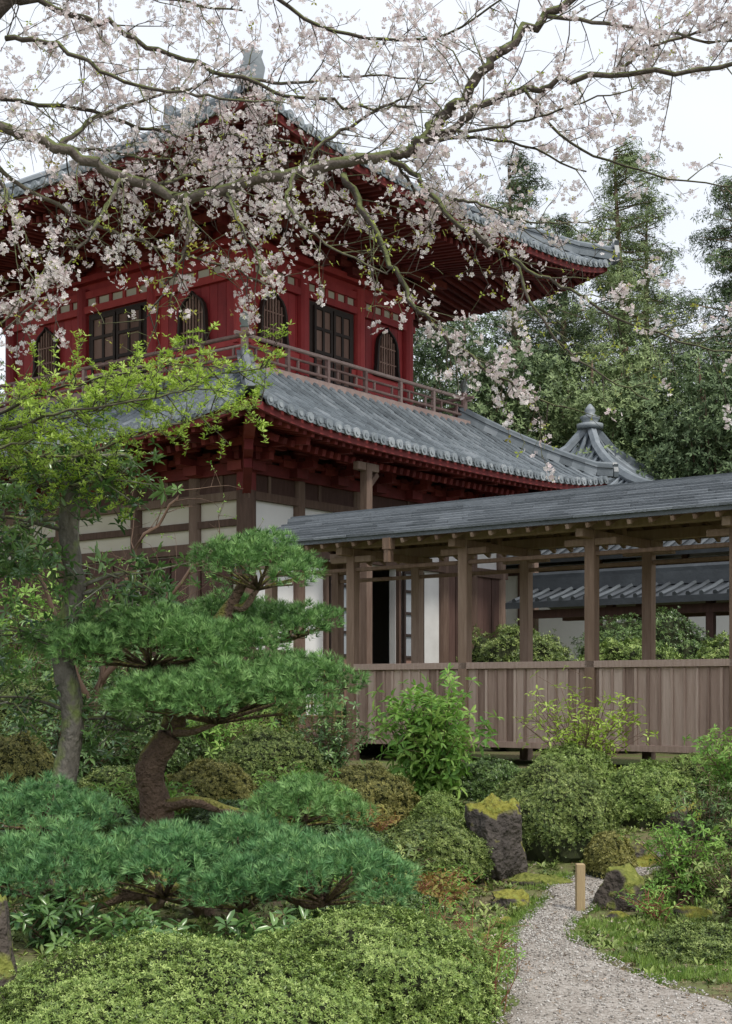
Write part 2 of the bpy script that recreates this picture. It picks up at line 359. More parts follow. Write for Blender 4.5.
    for (cx,cy,dx,dy) in ((o,o,1,1),(o+Lx,o,-1,1),(o,o+Ly,1,-1),(o+Lx,o+Ly,-1,-1)):
        pts=[]
        for j in range(13):
            d=D*j/12*.995; pts.append(Vector((cx+dx*d,cy+dy*d,z0+a*d+b*d*d+lift*(1-d/D)+.05)))
        pts=[pts[0]+Vector((-.06*dx,-.06*dy,.06))]+pts[1:]
        for u,v in zip(pts[:-1],pts[1:]):
            hip.beam(u+Vector((0,0,.05)),v+Vector((0,0,.05)),.22,.18)
            hip.beam(u+Vector((0,0,.15)),v+Vector((0,0,.15)),.28,.035)
        hip.tube([q+Vector((0,0,.21)) for q in pts],[.07]*len(pts),8)
        c=pts[0]
        n=Vector((-dx,-dy,0)).normalized(); t=Vector((n.y,-n.x,0))
        out=[(-.2,-.1),(-.24,.12),(-.16,.34),(-.2,.46),(-.06,.42),(0,.56),(.06,.42),(.2,.46),(.16,.34),(.24,.12),(.2,-.1)]
        A=[c+t*u*orn+Vector((0,0,w*orn))+n*.02 for u,w in out];B=[q+n*.1 for q in A];m_=len(A)
        hip.add(A+B,[tuple(range(m_)),tuple(range(2*m_-1,m_-1,-1))]+[(k,(k+1)%m_,m_+(k+1)%m_,m_+k) for k in range(m_)])
    sheet.obj(prefix+'_roof_pan_tiles',m_tiled,parent); ribs.obj(prefix+'_roof_round_tiles',mt,parent,False); caps.obj(prefix+'_eave_tile_ends',m_tilecap,parent)
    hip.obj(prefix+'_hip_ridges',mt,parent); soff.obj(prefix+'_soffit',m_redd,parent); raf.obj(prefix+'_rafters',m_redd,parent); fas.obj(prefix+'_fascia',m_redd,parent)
LX,LY=11.4,13.0
hiproof(temple,'lower',LX,LY,0,2.35,5.85,.5,.07,.32,1.75,.17,m_tile,orn=.5)
hiproof(temple,'upper',LX,LY,0,5.68,10.45,.38,.035,.42,3.1,.05,m_tile,orn=.8)
rt=MB(); zt=10.45+.38*5.68+.035*5.68**2
rt.box(5.55,5.5,zt-.1,5.85,7.5,zt+.35); rt.tube([(5.7,5.4,zt+.4),(5.7,7.6,zt+.4)],[.12,.12],8)
for yy in (5.35,7.53): rt.box(5.48,yy,zt-.2,5.92,yy+.12,zt+.62)
rt.obj('main_ridge',m_tile,temple)

def W0(yw): return lambda a,n:(a,yw-n)
def W1(xw): return lambda a,n:(xw-n,a)
def wbox(mb,F,a0,a1,n0,n1,z0,z1):
    x0,y0=F(a0,n0);x1,y1=F(a1,n1); mb.box(x0,y0,z0,x1,y1,z1)
def wbeam(mb,F,p,q,w,h):
    mb.beam((*F(p[0],p[1]),p[2]),(*F(q[0],q[1]),q[2]),w,h)
core=MB(); core.box(3.15,3.15,7.2,8.25,9.85,10.55); core.obj('upper_walls',m_red,temple)
red=MB();pl=MB();lat=MB();blk=MB();dr=MB();pap=MB();wf=MB()
faces=[(W0(3.15),3.1,8.3,(3.92,7.48),5.7,.6),(W1(3.15),3.1,9.9,(4.35,8.65),6.5,.75)]
for F,a0,a1,wins,dc,dw in faces:
    ln=a1-a0
    cols=[a0+.05,dc-dw-.28,dc+dw+.28,a1-.05]
    for c in cols: 
        x,y=F(c,.03); red.tube([(x,y,7.4),(x,y,9.75)],[.14,.14],12)
    for z,h,n in ((7.47,.14,.1),(8.0,.1,.07),(9.24,.14,.11),(9.55,.14,.09),(9.86,.12,.16)):
        wbox(red,F,a0-.16,a1+.16,-.05,n,z,z+h)
    wbox(pl,F,a0,a1,.0,.025,9.38,9.55)
    for k in range(18):
        a=a0+ln*k/17; wbox(red,F,a-.04,a+.04,.0,.06,9.38,9.55)
    for k in range(int(ln/.22)):
        a=a0+.22*k; wbox(red,F,a,a+.21,0,.02,8.1,9.24)
    for w in wins:
        zb,zt2=8.13,9.12; hw=.33
        def outline(s):
            L=[]
            prof=[(1.14,0),(1.0,.22),(.96,.45),(.93,.62),(.82,.76),(.6,.86),(.34,.92),(.12,.97),(0,1.03)]
            for u,v in prof: L.append((u*hw*s,zb+v*(zt2-zb)*(1 if s<1.05 else 1.06)-(0 if s<1.05 else .03)))
            return [( -u,v) for u,v in L]+[(u,v) for u,v in L[::-1]]
        I=outline(1.0);O=outline(1.17)
        vs=[];
        for pts,n in ((I,.05),(O,.05),(O,.13),(I,.13)):
            for u,v in pts: vs.append((*F(w+u,n),v))
        m_=len(I); fs=[]
        for q in range(4):
            for k in range(m_):
                fs.append((q*m_+k,q*m_+(k+1)%m_,((q+1)%4)*m_+(k+1)%m_,((q+1)%4)*m_+k))
        wf.add(vs,fs)
        blk.add([(*F(w+u,.045),v) for u,v in I],[tuple(range(m_))])  # flat panel on solid wall, darkness of an opening put in its colour
        for k in range(-3,4):
            u=k*.082; top=zb+(zt2-zb)*(.99-.30*abs(k/3.4)**2.4); 
            wbox(dr,F,w+u-.014,w+u+.014,.05,.085,zb,top)
        wbox(dr,F,w-hw,w+hw,.05,.08,zb+.28,zb+.305); wbox(dr,F,w-hw*.95,w+hw*.95,.05,.08,zb+.6,zb+.625)
    wbox(lat,F,dc-dw-.1,dc+dw+.1,.02,.05,7.6,9.22)
    for sgn in (-1,1):
        a_=dc if sgn>0 else dc-dw; b_=a_+dw
        for z0_,z1_ in ((7.66,7.72),(8.22,8.28),(8.68,8.74),(9.08,9.15)): wbox(lat,F,a_+.02,b_-.02,.05,.10,z0_,z1_)
        for u in (a_+.02,a_+dw/2-.03,b_-.08): wbox(lat,F,u,u+.06,.05,.098,7.66,9.15)
        wbox(pap,F,a_+.04,b_-.04,.05,.07,7.7,9.1)
def bracket(mb,F,a,z,k=3,st=.34,hh=.2):
    wbox(mb,F,a-.16,a+.16,.02,.30,z,z+.16)
    for i in range(k):
        zz=z+.16+i*hh; nn=.16+st*(i+1)
        wbox(mb,F,a-.06,a+.06,-.05,nn+.08,zz,zz+.12)
        n0=.16+st*i
        wbox(mb,F,a-.42,a+.42,n0-.055,n0+.055,zz+.002,zz+.118)
        for u in (-.36,0,.36): wbox(mb,F,a+u-.09,a+u+.09,n0-.09,n0+.09,zz+.122,zz+.197)
        wbox(mb,F,a-.085,a+.085,nn-.085,nn+.085,zz+.122,zz+.197)
    wbeam(mb,F,(a,.1,z+.5),(a,.16+st*k+.55,z+.16+k*hh-.18),.1,.13)
br=MB()
for F,a0,a1 in ((W0(3.15),3.1,8.3),(W1(3.15),3.1,9.9)):
    n=int(round((a1-a0)/1.1))
    for k in range(n+1): bracket(br,F,a0+(a1-a0)*k/n,9.92,3,.42,.2)
    for i,(nn,zz) in enumerate(((.58,10.2),(1.0,10.4))): wbox(br,F,a0-nn,a1+nn,nn-.06,nn+.06,zz,zz+.13)
for i in range(3):
    br.beam((3.4,3.4,10.1+i*.17),(3.1-.55*(i+1),3.1-.55*(i+1),10.12+i*.2),.14,.16)
br.beam((3.1,3.1,10.25),(.25,.25,10.62),.16,.2); 
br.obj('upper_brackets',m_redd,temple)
red.obj('upper_frame',m_red,temple); pl.obj('upper_plaster_band',m_cream,temple); lat.obj('door_frames',m_lattice,temple); wf.obj('window_frames',m_lattice,temple); blk.obj('window_dark_panels',m_black,temple)
dr.obj('window_lattice',m_door,temple); pap.obj('door_panels',m_paper,temple)
# balcony
bal=MB();fin=MB(); o=2.15; X1=LX-o;Y1=LY-o
bal.box(o,o,7.28,X1,3.2,7.37);bal.box(o,Y1-1,7.28,X1,Y1,7.37);bal.box(o,3.2,7.281,3.2,Y1-1,7.369);bal.box(X1-1,3.2,7.281,X1,Y1-1,7.369)
for F,a0,a1 in ((W0(o+.1),o,X1),(W1(o+.1),o,Y1),(lambda a,n:(a,Y1-.1+n),o,X1),(lambda a,n:(X1-.1+n,a),o,Y1)):
    wbox(bal,F,a0-.02,a1+.02,.1,.16,7.2,7.36)
    for zz,r in ((7.86,.038),(7.68,.026),(7.5,.03)):
        e=.22 if r==.038 else .0
        pA=F(a0+.08-e,0);pB=F(a1-.08+e,0); bal.tube([(*pA,zz),(*pB,zz)],[r,r],8)
    n=int((a1-a0)/1.05)
    for k in range(n+1):
        a=a0+.1+(a1-a0-.2)*k/n
        if 0<k<n: wbox(bal,F,a-.035,a+.035,-.035,.035,7.37,7.83)
    for k in range(n*2):
        a=a0+.1+(a1-a0-.2)*(k+.5)/(n*2); wbox(bal,F,a-.02,a+.02,-.02,.02,7.52,7.68)
for cx,cy in ((o+.1,o+.1),(X1-.1,o+.1),(o+.1,Y1-.1),(X1-.1,Y1-.1)):
    bal.tube([(cx,cy,7.37),(cx,cy,7.98)],[.07,.07],10)
    fin.lathe((cx,cy,7.98),[(.08,0),(.085,.04),(.055,.06),(.09,.12),(.095,.17),(.07,.23),(.03,.28),(.008,.33)])
bal.obj('balcony',m_rail,temple); fin.obj('balcony_post_caps',m_bronze,temple,True)
# lower storey
low=MB()
low.box(1.7,1.7,.9,5.05,1.85,6.02); low.box(5.95,1.7,.9,9.7,1.85,6.02); low.box(5.05,1.7,3.95,5.95,1.85,6.02); low.box(5.05,1.7,.9,5.95,1.85,1.2)
low.obj('lower_side_wall',m_white,temple)
lw=MB(); lw.box(1.7,1.85,.9,1.85,11.3,6.02); lw.box(9.55,1.85,.9,9.7,11.3,6.02); lw.box(1.85,11.15,.9,9.55,11.3,6.02); lw.obj('lower_front_wall',m_cream,temple)
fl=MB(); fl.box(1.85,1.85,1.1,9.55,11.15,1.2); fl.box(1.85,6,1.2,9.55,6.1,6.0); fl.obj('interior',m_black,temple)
fo=MB(); fo.box(.9,.9,.3,10.5,12.1,.9); fo.obj('stone_base',m_stone,temple,bevel=.02)
w2=MB(); r2=MB(); db=MB()
FA=W0(1.7);FB=W1(1.7)
for c in (1.7,3.05,4.72,7.55,8.6,9.7):
    x,y=FA(c,0); w2.tube([(x,y,.9),(x,y,5.3)],[.13,.13],14)
for c in (2.9,4.4,6.5,8.6,11.3):
    x,y=FB(c,0); w2.tube([(x,y,.9),(x,y,5.3)],[.13,.13],14)
for F,a1 in ((FA,9.7),(FB,11.3)):
    for z,h,n in ((.95,.18,.1),(3.98,.18,.12),(4.86,.14,.10),(5.3,.2,.12),(5.55,.1,.2)): wbox(w2 if z<5.2 else r2,F,1.55,a1+.15,-.02,n,z,z+h)
    wbox(db,F,1.7,a1,0,.03,5.0,5.3); wbox(db,F,1.7,a1,0,.03,5.5,6.02)
    k=2.2
    while k<a1: wbox(w2,F,k,k+.07,0,.06,4.9,5.3); k+=1.36
wbox(w2,FB,1.7,11.3,-.02,.07,4.42,4.54)
for a in (3.05,3.75,4.98,5.96): wbox(w2,FA,a,a+.07,-.02,.08,1.1,3.98)
for k in range(6):
    a=7.6+k*.34; wbox(db,FA,a,a+.33,.0,.05+.01*(k%2),1.13,3.98)
wbox(db,FA,1.75,2.9,0,.045,1.13,2.3)
for k in range(12):
    a=2.0+k*.75
    wbox(db,FB,a,a+.7,.0,.06,1.1,3.95)
    for zz in (1.6,2.4,3.1): wbox(w2,FB,a+.05,a+.65,.06,.085,zz,zz+.08)
w2.tube([(1.7,1.7,.9),(1.7,1.7,5.0)],[.17,.17],12)
w2.obj('lower_timber_frame',m_tbrown,temple); db.obj('lower_dark_boards',m_dbrown,temple)
for F,a1 in ((FA,9.7),(FB,11.3)):
    n=int(round((a1-1.7)/1.1))
    for k in range(n+1): bracket(r2,F,1.7+(a1-1.7)*k/n,5.32,2,.34,.2)
    wbox(r2,F,1.0,a1+.7,.64,.76,5.8,5.93)
r2.beam((1.9,1.9,5.6),(.35,.35,5.95),.18,.22); r2.beam((1.9,1.9,5.3),(.95,.95,5.62),.15,.2); r2.tube([(1.7,1.7,5.0),(1.7,1.7,5.62)],[.17,.17],12)
r2.beam((1.7,1.7,4.95),(1.15,1.15,5.35),.14,.18)
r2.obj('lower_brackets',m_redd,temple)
dl=MB();dp=MB();dq=MB()
def leaf(a0,a1,z0,z1,n0=.05):
    zm=z0+(z1-z0)*.36
    wbox(dp,FA,a0+.03,a1-.03,n0,n0+.015,z0+.03,zm); wbox(dq,FA,a0+.03,a1-.03,n0,n0+.015,zm,z1-.03)
    for a in (a0,(a0+a1)/2-.025,a1-.05): wbox(dl,FA,a,a+.05,n0-.01,n0+.05,z0,z1)
    for t in (0,.18,.36,.52,.68,.84): 
        z=z0+(z1-z0)*t; wbox(dl,FA,a0,a1,n0-.008,n0+.047,z,z+.05)
    wbox(dl,FA,a0,a1,n0-.008,n0+.048,z1-.06,z1)
leaf(3.85,4.56,1.25,3.93); leaf(6.06,6.72,1.25,3.93,.09)
dl.obj('door_leaf_frames',m_lattice,temple); dp.obj('door_leaf_panels',m_door,temple); dq.obj('door_leaf_panes',m_pane,temple)
ep=MB()
for x in (3.4,9.0):
    ep.box(x-.08,.35,.7,x+.08,.51,5.55); ep.box(x-.3,.37,5.42,x+.3,.49,5.56); ep.beam((x,.43,5.1),(x+.3,.43,5.4),.08,.1)
ep.obj('eave_props',m_tbrown,temple,bevel=.01)

# ---------------------------------------------------------------- covered corridor
cor=empty('covered_corridor',(2.63,16.3,0),TH)
wd=MB();pn=MB();rf=MB();ce=MB()
PY=[-8.89,-7.11,-5.333,-3.556,-1.778,0,1.778,3.556]; WD=1.45
for i,y in enumerate(PY+[5.0]):
    for x in (0,WD):
        wd.box(x-.065,y-.065,.45,x+.065,y+.065,3.46)
        wd.box(x-.05,y-.34,3.28,x+.05,y+.34,3.36)
    wd.box(-.3,y-.05,3.36,WD+.3,y+.05,3.46); wd.box(WD/2-.05,y-.05,3.46,WD/2+.05,y+.05,3.85)
for x in (0,WD):
    wd.box(x-.06,-9.3,3.46,x+.06,5.1,3.59)
    wd.box(x-.03,-9.0,3.16,x+.03,5.1,3.21)
wd.box(WD/2-.05,-9.3,3.85,WD/2+.05,5.1,3.95)
y=-9.3
while y<5.05:
    for s in (-1,1):
        xe=-.48 if s<0 else WD+.48
        wd.beam((xe,y,3.46),(WD/2,y,3.92),.045,.06)
    y+=.26
for s in (-1,1):
    xe=-.5 if s<0 else WD+.5
    for k in range(8):
        t0,t1=k/8,(k+1)/8-.003
        xa=xe+(WD/2-xe)*t0;xb=xe+(WD/2-xe)*t1;za=3.495+.46*t0;zb=3.495+.46*t1
        ce.add([(xa,-9.4,za),(xb,-9.4,zb),(xb,5.15,zb),(xa,5.15,za)],[(0,1,2,3)])
    n=9
    for k in range(n):
        t0,t1=k/n,(k+1)/n+.03
        xa=xe+.03*s+(WD/2-xe)*t0; xb=xe+(WD/2-xe)*min(t1,1); za=3.54+.46*t0+.04;zb=3.54+.46*min(t1,1)+.012
        y=-9.45
        while y<5.2:
            y2=min(y+random.uniform(.25,.5),5.2)
            j=random.uniform(-.008,.008)
            rf.add([(xa+j,y,za-.03),(xb,y,zb-.03),(xb,y2-.003,zb-.03),(xa+j,y2-.003,za-.03),(xa+j,y,za+j*.5),(xb,y,zb),(xb,y2-.003,zb),(xa+j,y2-.003,za+j*.5)],[(0,3,2,1),(4,5,6,7),(0,1,5,4),(2,3,7,6),(3,0,4,7)])
            y=y2
    rf.box(xe,-9.4,3.5,xe-.04*s,5.15,3.56)
rf.box(WD/2-.13,-9.45,3.99,WD/2+.13,5.22,4.04); rf.box(WD/2-.07,-9.45,4.04,WD/2+.07,5.22,4.075)
dw_=MB(); dw_.beam((-.50,5.16,3.50),(WD/2,5.16,3.96),.05,.1); dw_.beam((WD+.50,5.16,3.50),(WD/2,5.16,3.96),.05,.1); dw_.obj('gable_boards',m_dbrown,cor)
wd.box(.05,-9.2,.9,WD-.05,5.0,.98)
for x,sg in ((-.005,-1),(WD+.005,1)):
    y=-9.0
    while y<3.5:
        w=random.uniform(.13,.155)
        pn.box(x-.012,y,.93+random.uniform(-.008,.008),x+.012,min(y+w-.006,3.5),1.86)
        if y+w<3.45: pn.box(x+sg*.012,y+w-.022,.94,x+sg*.03,y+w+.012,1.85)
        y+=w
    pn.box(x-.06,-9.0,1.86,x+.06,3.5,1.94); pn.box(x-.04,-9.0,.9,x+.04,3.5,.975); 
wd.obj('corridor_frame',m_brown,cor,bevel=.006); pn.obj('corridor_board_panels',m_panel,cor,bevel=.003); rf.obj('corridor_roof',m_shingle,cor); ce.obj('corridor_soffit',m_brown,cor)
gu=MB(); 
for y in (2.6,-4.5):
    gu.box(-.55,y-.05,3.36,-.42,y+.05,3.5); gu.box(-.54,y-.035,3.2,-.43,y+.035,3.36)
gu.obj('gutter_boxes',m_brown,cor)
bf=empty('bamboo_fence',(2.63,16.3,0),TH); b=MB()
for k in range(11):
    y=3.66+k*.13; b.tube([(-.1,y,.4),(-.1,y,1.5)],[.014,.014],6)
for z in (.85,1.05,1.25,1.42): b.tube([(-.125,3.6,z),(-.125,5.05,z)],[.016,.016],6)
b.obj('bamboo_poles',m_bamboo,bf)

# ---------------------------------------------------------------- other buildings
def gable(name,org,x0,x1,y0,y1,eave,ridge,over,walls,posts,wt=m_white,base=.7,rm=None):
    e=empty(name,org,TH); xm=(x0+x1)/2; R=MB();W=MB();S=MB()
    n=int((y1-y0+2*over)/.26)
    for s in (-1,1):
        xe=(x0-over) if s<0 else (x1+over)
        R.add([(xe,y0-over,eave),(xm,y0-over,ridge),(xm,y1+over,ridge),(xe,y1+over,eave),(xe,y0-over,eave-.12),(xm,y0-over,ridge-.12),(xm,y1+over,ridge-.12),(xe,y1+over,eave-.12)],[(0,1,2,3),(7,6,5,4),(0,4,5,1),(1,5,6,2),(2,6,7,3),(3,7,4,0)],.1)
        for k in range(n+1):
            y=y0-over+k*.26; R.tube([(xe,y,eave+.03),((xe+xm)/2,y,(eave+ridge)/2+.01),(xm,y,ridge+.03)],[.05]*3,6)
    R.box(xm-.15,y0-over,ridge-.02,xm+.15,y1+over,ridge+.22); R.tube([(xm,y0-over-.05,ridge+.27),(xm,y1+over+.05,ridge+.27)],[.09,.09],8)
    if walls:
        W.box(x0,y0,base,x1,y1,eave-.1)
        W.add([(x0,y0,eave-.1),(x1,y0,eave-.1),(xm,y0,ridge-.15)],[(0,1,2)]); W.add([(x0,y1,eave-.1),(x1,y1,eave-.1),(xm,y1,ridge-.15)],[(0,2,1)])
        W.obj('plaster_walls',wt,e)
    k=y0
    while k<=y1+.01:
        for x in (x0,x1): S.box(x-.07,k-.07,base-.2,x+.07,k+.07,eave-.02)
        k+=posts
    for x in (x0,x1): S.box(x-.085,y0,eave-.3,x+.085,y1,eave-.14)
    if walls:
        for x in (x0,x1): S.box(x-.08,y0,1.6,x+.08,y1,1.7); S.box(x-.08,y0,base,x+.08,y1,base+.5)
    R.obj('tiled_roof',rm or m_tile,e); S.obj('timber_frame',m_dbrown,e); return e
gable('garden_gallery',E,7.8,9.0,-14,-.3,3.3,3.6,.4,False,2.0,rm=m_tiled)
gable('temple_residence',E,14,17.5,-16,5,4.75,5.9,.9,True,2.2,rm=m_tiled)
tw=empty('pavilion_building',(6.4,40,0),TH); R=MB();W=MB();Fn=MB()
W.box(-3,-3,.5,3,3,6.3); W.obj('plaster_walls',m_cream,tw)
def rp(t): return 9.1-2.9*(t**.62)
for q in range(4):
    ca,sa=[(1,0),(0,1),(-1,0),(0,-1)][q]; N=14
    vs=[];K=10
    for j in range(N+1):
        d=4.2*(j/N)
        for k in range(K+1):
            u=-d+2*d*k/K; x=d*ca-u*sa; y=d*sa+u*ca; vs.append((x,y,rp(j/N)+.25*(abs(u)/4.2)**3))
    R.add(vs,[(j*(K+1)+k,j*(K+1)+k+1,(j+1)*(K+1)+k+1,(j+1)*(K+1)+k) for j in range(N) for k in range(K)],.1)
    for m_ in range(-17,18):
        u=m_*.24; pts=[]
        for j in range(8):
            t=abs(u)/4.2+(1-abs(u)/4.2)*j/7; d=4.2*t; pts.append((d*ca-u*sa,d*sa+u*ca,rp(t)+.25*(abs(u)/4.2)**3+.02))
        R.tube(pts,[.06]*8,5)
    pts=[]
    for j in range(10):
        t=j/9;d=4.2*t; pts.append((d*ca-d*sa,d*sa+d*ca,rp(t)+.25*t**3+.1))
    R.tube(pts,[.14]*10,6)
Fn.lathe((0,0,9.05),[(.38,0),(.38,.14),(.2,.18),(.26,.26),(.3,.34),(.12,.42),(.16,.52),(.13,.6),(.03,.72)])
R.obj('pyramid_tiled_roof',m_tile,tw,False); Fn.obj('roof_finial',m_tilecap,tw,True)

# ---------------------------------------------------------------- rocks, post
def rock(name,loc,sc,seed,mat,sub=4,rot=0,boxy=0):
    import bmesh
    bm=bmesh.new(); bmesh.ops.create_icosphere(bm,subdivisions=sub,radius=1); rg=random.Random(seed)
    planes=[(Vector((rg.gauss(0,1),rg.gauss(0,1),rg.gauss(0,.7))).normalized(),rg.uniform(.6,.88)) for _ in range(10 if not boxy else 6)]
    for v in bm.verts:
        q=v.co.copy()
        if boxy: q=q/(max(abs(q.x),abs(q.y),abs(q.z))**boxy)
        for n,dd in planes:
            t=q.dot(n); dd=dd*(1.15 if boxy else 1)
            if t>dd: q-=n*(t-dd)
        q*=1+.18*mn.noise(q*2+Vector((seed,0,0)))+.10*mn.noise(q*6+Vector((0,seed,0)))
        v.co=Vector((q.x*sc[0],q.y*sc[1],q.z*sc[2]))
    me=bpy.data.meshes.new(name); bm.to_mesh(me); bm.free(); me.materials.append(mat)
    me.polygons.foreach_set('use_smooth',[True]*len(me.polygons))
    o=bpy.data.objects.new(name,me); scene.collection.objects.link(o); o.location=loc; o.rotation_euler=(0,0,rot); return o
rock('standing_rock',(1.04,11.2,.33),(.25,.22,.40),6,m_rock,5,.5,.45)
rock('garden_rock',(1.08,10.3,.03),(.19,.15,.12),5,m_rock)
rock('garden_rock',(1.42,11.1,.05),(.34,.24,.11),8,m_rockm)
rock('garden_rock',(1.86,10.25,.06),(.22,.2,.25),11,m_rockm)
rock('garden_rock',(-1.86,7.0,.2),(.13,.24,.38),12,m_rockm)
rock('garden_rock',(2.2,11.6,.15),(.28,.25,.22),14,m_rock)
rock('garden_rock',(2.9,12.6,.3),(.3,.25,.28),15,m_rock)
for i,(x,y,s) in enumerate([(.8,9.0,.07),(.9,9.6,.09),(1.6,9.2,.06),(1.75,9.8,.1),(2.3,9.9,.13),(2.6,9.2,.1)]):
    rock('edging_stone',(x,y,gz(x,y)-.02),(s*1.3,s,s*.7),20+i,m_rock,3)
pp=MB(); pp.box(-.032,-.032,-.15,.032,.032,.36); o=pp.obj('wooden_marker_post',m_post,bevel=.006); o.location=(1.53,10.0,0)

# ---------------------------------------------------------------- shrubs
def bush(name,c,r,mat,n,leaf=.024,seed=0,lump=.12,T=TR5,corem=m_core):
    e=empty(name,c); rg=np.random.default_rng(seed+50)
    d=rg.normal(size=(n,3)); d[:,2]=np.abs(d[:,2])*1.05-.18; d/=np.linalg.norm(d,axis=1,keepdims=True)
    R=np.array(r); L=np.array([1+lump*mn.noise(Vector(q)*2.2+Vector((seed,0,0)))+lump*.6*mn.noise(Vector(q)*5.5+Vector((0,seed,0))) for q in d])
    jit=1-np.abs(rg.normal(size=n))*.045+.02*rg.random(n)+(rg.random(n)<.06)*rg.random(n)*.09
    P=d*R*L[:,None]*jit[:,None]
    N=d/R; N/=np.linalg.norm(N,axis=1,keepdims=True); N=N+rg.normal(size=(n,3))*.42+np.array([0,0,.25])
    scatter('leaves',T,P,N,leaf*rg.uniform(.7,1.3,n),mat,e,rg)
    import bmesh
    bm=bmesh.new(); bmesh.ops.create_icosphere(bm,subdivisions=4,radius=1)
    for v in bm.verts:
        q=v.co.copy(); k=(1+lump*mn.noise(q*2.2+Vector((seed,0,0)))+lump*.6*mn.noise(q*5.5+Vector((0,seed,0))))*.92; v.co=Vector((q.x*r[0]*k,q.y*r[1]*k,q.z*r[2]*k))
    me=bpy.data.meshes.new('dark_core'); bm.to_mesh(me); bm.free(); me.materials.append(corem); o=bpy.data.objects.new('dark_core',me); scene.collection.objects.link(o); o.parent=e  # solid dark blob filling the bush beneath its leaves
BU=[
 ((1.59,12,.42),(.54,.5,.54),l_az,11000,.022),((2.62,13,.5),(.45,.45,.42),l_azl,8000,.024),((2.1,14.3,.6),(.48,.4,.42),l_azl,6000,.026),
 ((.52,11.1,.22),(.48,.4,.36),l_az,9000,.022),((.63,12.1,.45),(.23,.22,.26),l_azl,3500,.022),
 ((-.82,6.35,-.02),(.92,.62,.47),l_azl,24000,.021),((.02,7.0,.0),(.68,.55,.47),l_azl,18000,.021),
 ((2.15,8.5,-.02),(.48,.36,.19),l_az,7000,.022),((-2.75,11,.8),(.38,.35,.44),l_azo,6000,.022),
 ((-1.28,11.6,.6),(.42,.35,.4),l_azo,8000,.022),((-2.0,11.3,.62),(.38,.35,.36),l_az,6000,.022),((-.05,12.6,.5),(.52,.4,.4),l_azo,7000,.024),
 ((-.9,13.2,.75),(.55,.4,.45),l_az,6000,.026),((-3.1,13,1.1),(.6,.5,.6),l_az,6000,.03),((-2.4,14.4,.9),(.8,.6,.55),l_azd,6000,.035),
 ((1.2,14.0,.55),(.5,.4,.35),l_azd,5000,.03),((3.4,14.2,.55),(.5,.4,.4),l_az,5000,.026),((3.2,11.6,.3),(.5,.4,.35),l_azd,5000,.026),
 ((1.95,11.2,.2),(.2,.2,.26),l_azo,3500,.02),((2.6,10.8,.1),(.35,.3,.3),l_az,5000,.024),
 ((-.2,10.4,.3),(.45,.35,.3),l_azd,5000,.026),((-1.0,10.6,.45),(.5,.4,.3),l_azd,5000,.028),((-2.2,10.3,.5),(.5,.4,.35),l_azd,5000,.03),
 ((0.0,9.2,.1),(.5,.35,.22),l_azd,5000,.026),((-3.1,8.9,.4),(.5,.5,.5),l_azd,4000,.03),
]
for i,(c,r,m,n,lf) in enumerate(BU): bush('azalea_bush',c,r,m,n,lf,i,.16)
HB=[((2.3,21.2,1.5),(.9,.6,1.0),l_az),((3.9,20.6,1.5),(.9,.6,.8),l_azl),((5.4,20.2,1.4),(.9,.7,.9),l_azl),((6.8,19.6,1.5),(.9,.7,1.0),l_azl),((4.6,23,1.7),(1.2,.7,1.1),l_azd),((8.4,20,1.6),(1.0,.8,1.1),l_azl),((7.6,22.5,1.8),(1.2,.8,1.3),l_azl),
    ((.1,19.9,1.0),(.5,.35,.45),l_azd),((-1.9,18.2,1.0),(.9,.6,.8),l_az),((-3.6,17.6,1.2),(1.1,.7,1.0),l_azd),((-5.2,17,1.3),(1.1,.8,1.2),l_az)]
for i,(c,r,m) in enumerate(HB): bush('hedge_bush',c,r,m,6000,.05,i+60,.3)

def leafy(name,base,h,spread,ns,T,lf,mat,stem,seed=0,per=14,bare=.3,side=True,sr=.007):
    e=empty(name,base); rg=random.Random(seed); st=MB();P=[];N=[]
    for i in range(ns):
        a=rg.uniform(0,6.28); rr=spread*math.sqrt(rg.random()); hh=h*(1-.35*(rr/spread)**2)*rg.uniform(.75,1.05)
        tip=Vector((rr*math.cos(a),rr*math.sin(a),hh)); mid=Vector((tip.x*.35,tip.y*.35,hh*.5))+Vector((rg.gauss(0,.03),rg.gauss(0,.03),0))
        pts=catmull([(rg.gauss(0,.03),rg.gauss(0,.03),-.05),mid,tip],4); st.tube(pts,[sr*(1-.7*k/(len(pts)-1)) for k in range(len(pts))],4)
        for k in range(per):
            t=bare+(1-bare)*k/(per-1); q=pts[min(len(pts)-1,int(t*(len(pts)-1)))]
            off=Vector((rg.gauss(0,1),rg.gauss(0,1),rg.gauss(.2,.5)))*(spread*.16 if side else .01)
            if side and rg.random()<.6: st.tube([q,q+off],[sr*.4,sr*.25],3)
            P.append(q+off); N.append(Vector((off.x,off.y,abs(off.z)))*2/max(spread*.16,.02)*.5+Vector((0,0,.9)))
        P.append(tip);N.append(Vector((0,0,1)))
    st.obj('stems',stem,e); n=len(P)
    g_=np.random.default_rng(seed); scatter('leaves',T,np.array(P),np.array(N)+g_.normal(size=(n,3))*.2,lf*g_.uniform(.7,1.2,n),mat,e,g_)
leafy('hydrangea_shrub',(.62,13.3,.45),1.28,.56,54,TBIG,.12,l_hyd,m_stem,1,12)
leafy('young_leaf_shrub',(2.25,14.6,.6),1.1,.7,44,TBIG3,.09,l_fresh,m_stem,2,11,.3)
leafy('garden_shrub',(2.35,10.3,.05),.65,.36,34,TBIG,.055,l_hyd,m_stem,3,10)
leafy('garden_shrub',(2.75,11.4,.15),.75,.4,30,TBIG,.055,l_azd,m_stem,4,10)
leafy('garden_shrub',(2.55,9.6,.0),.5,.34,30,TBIG,.05,l_az,m_stem,44,9)
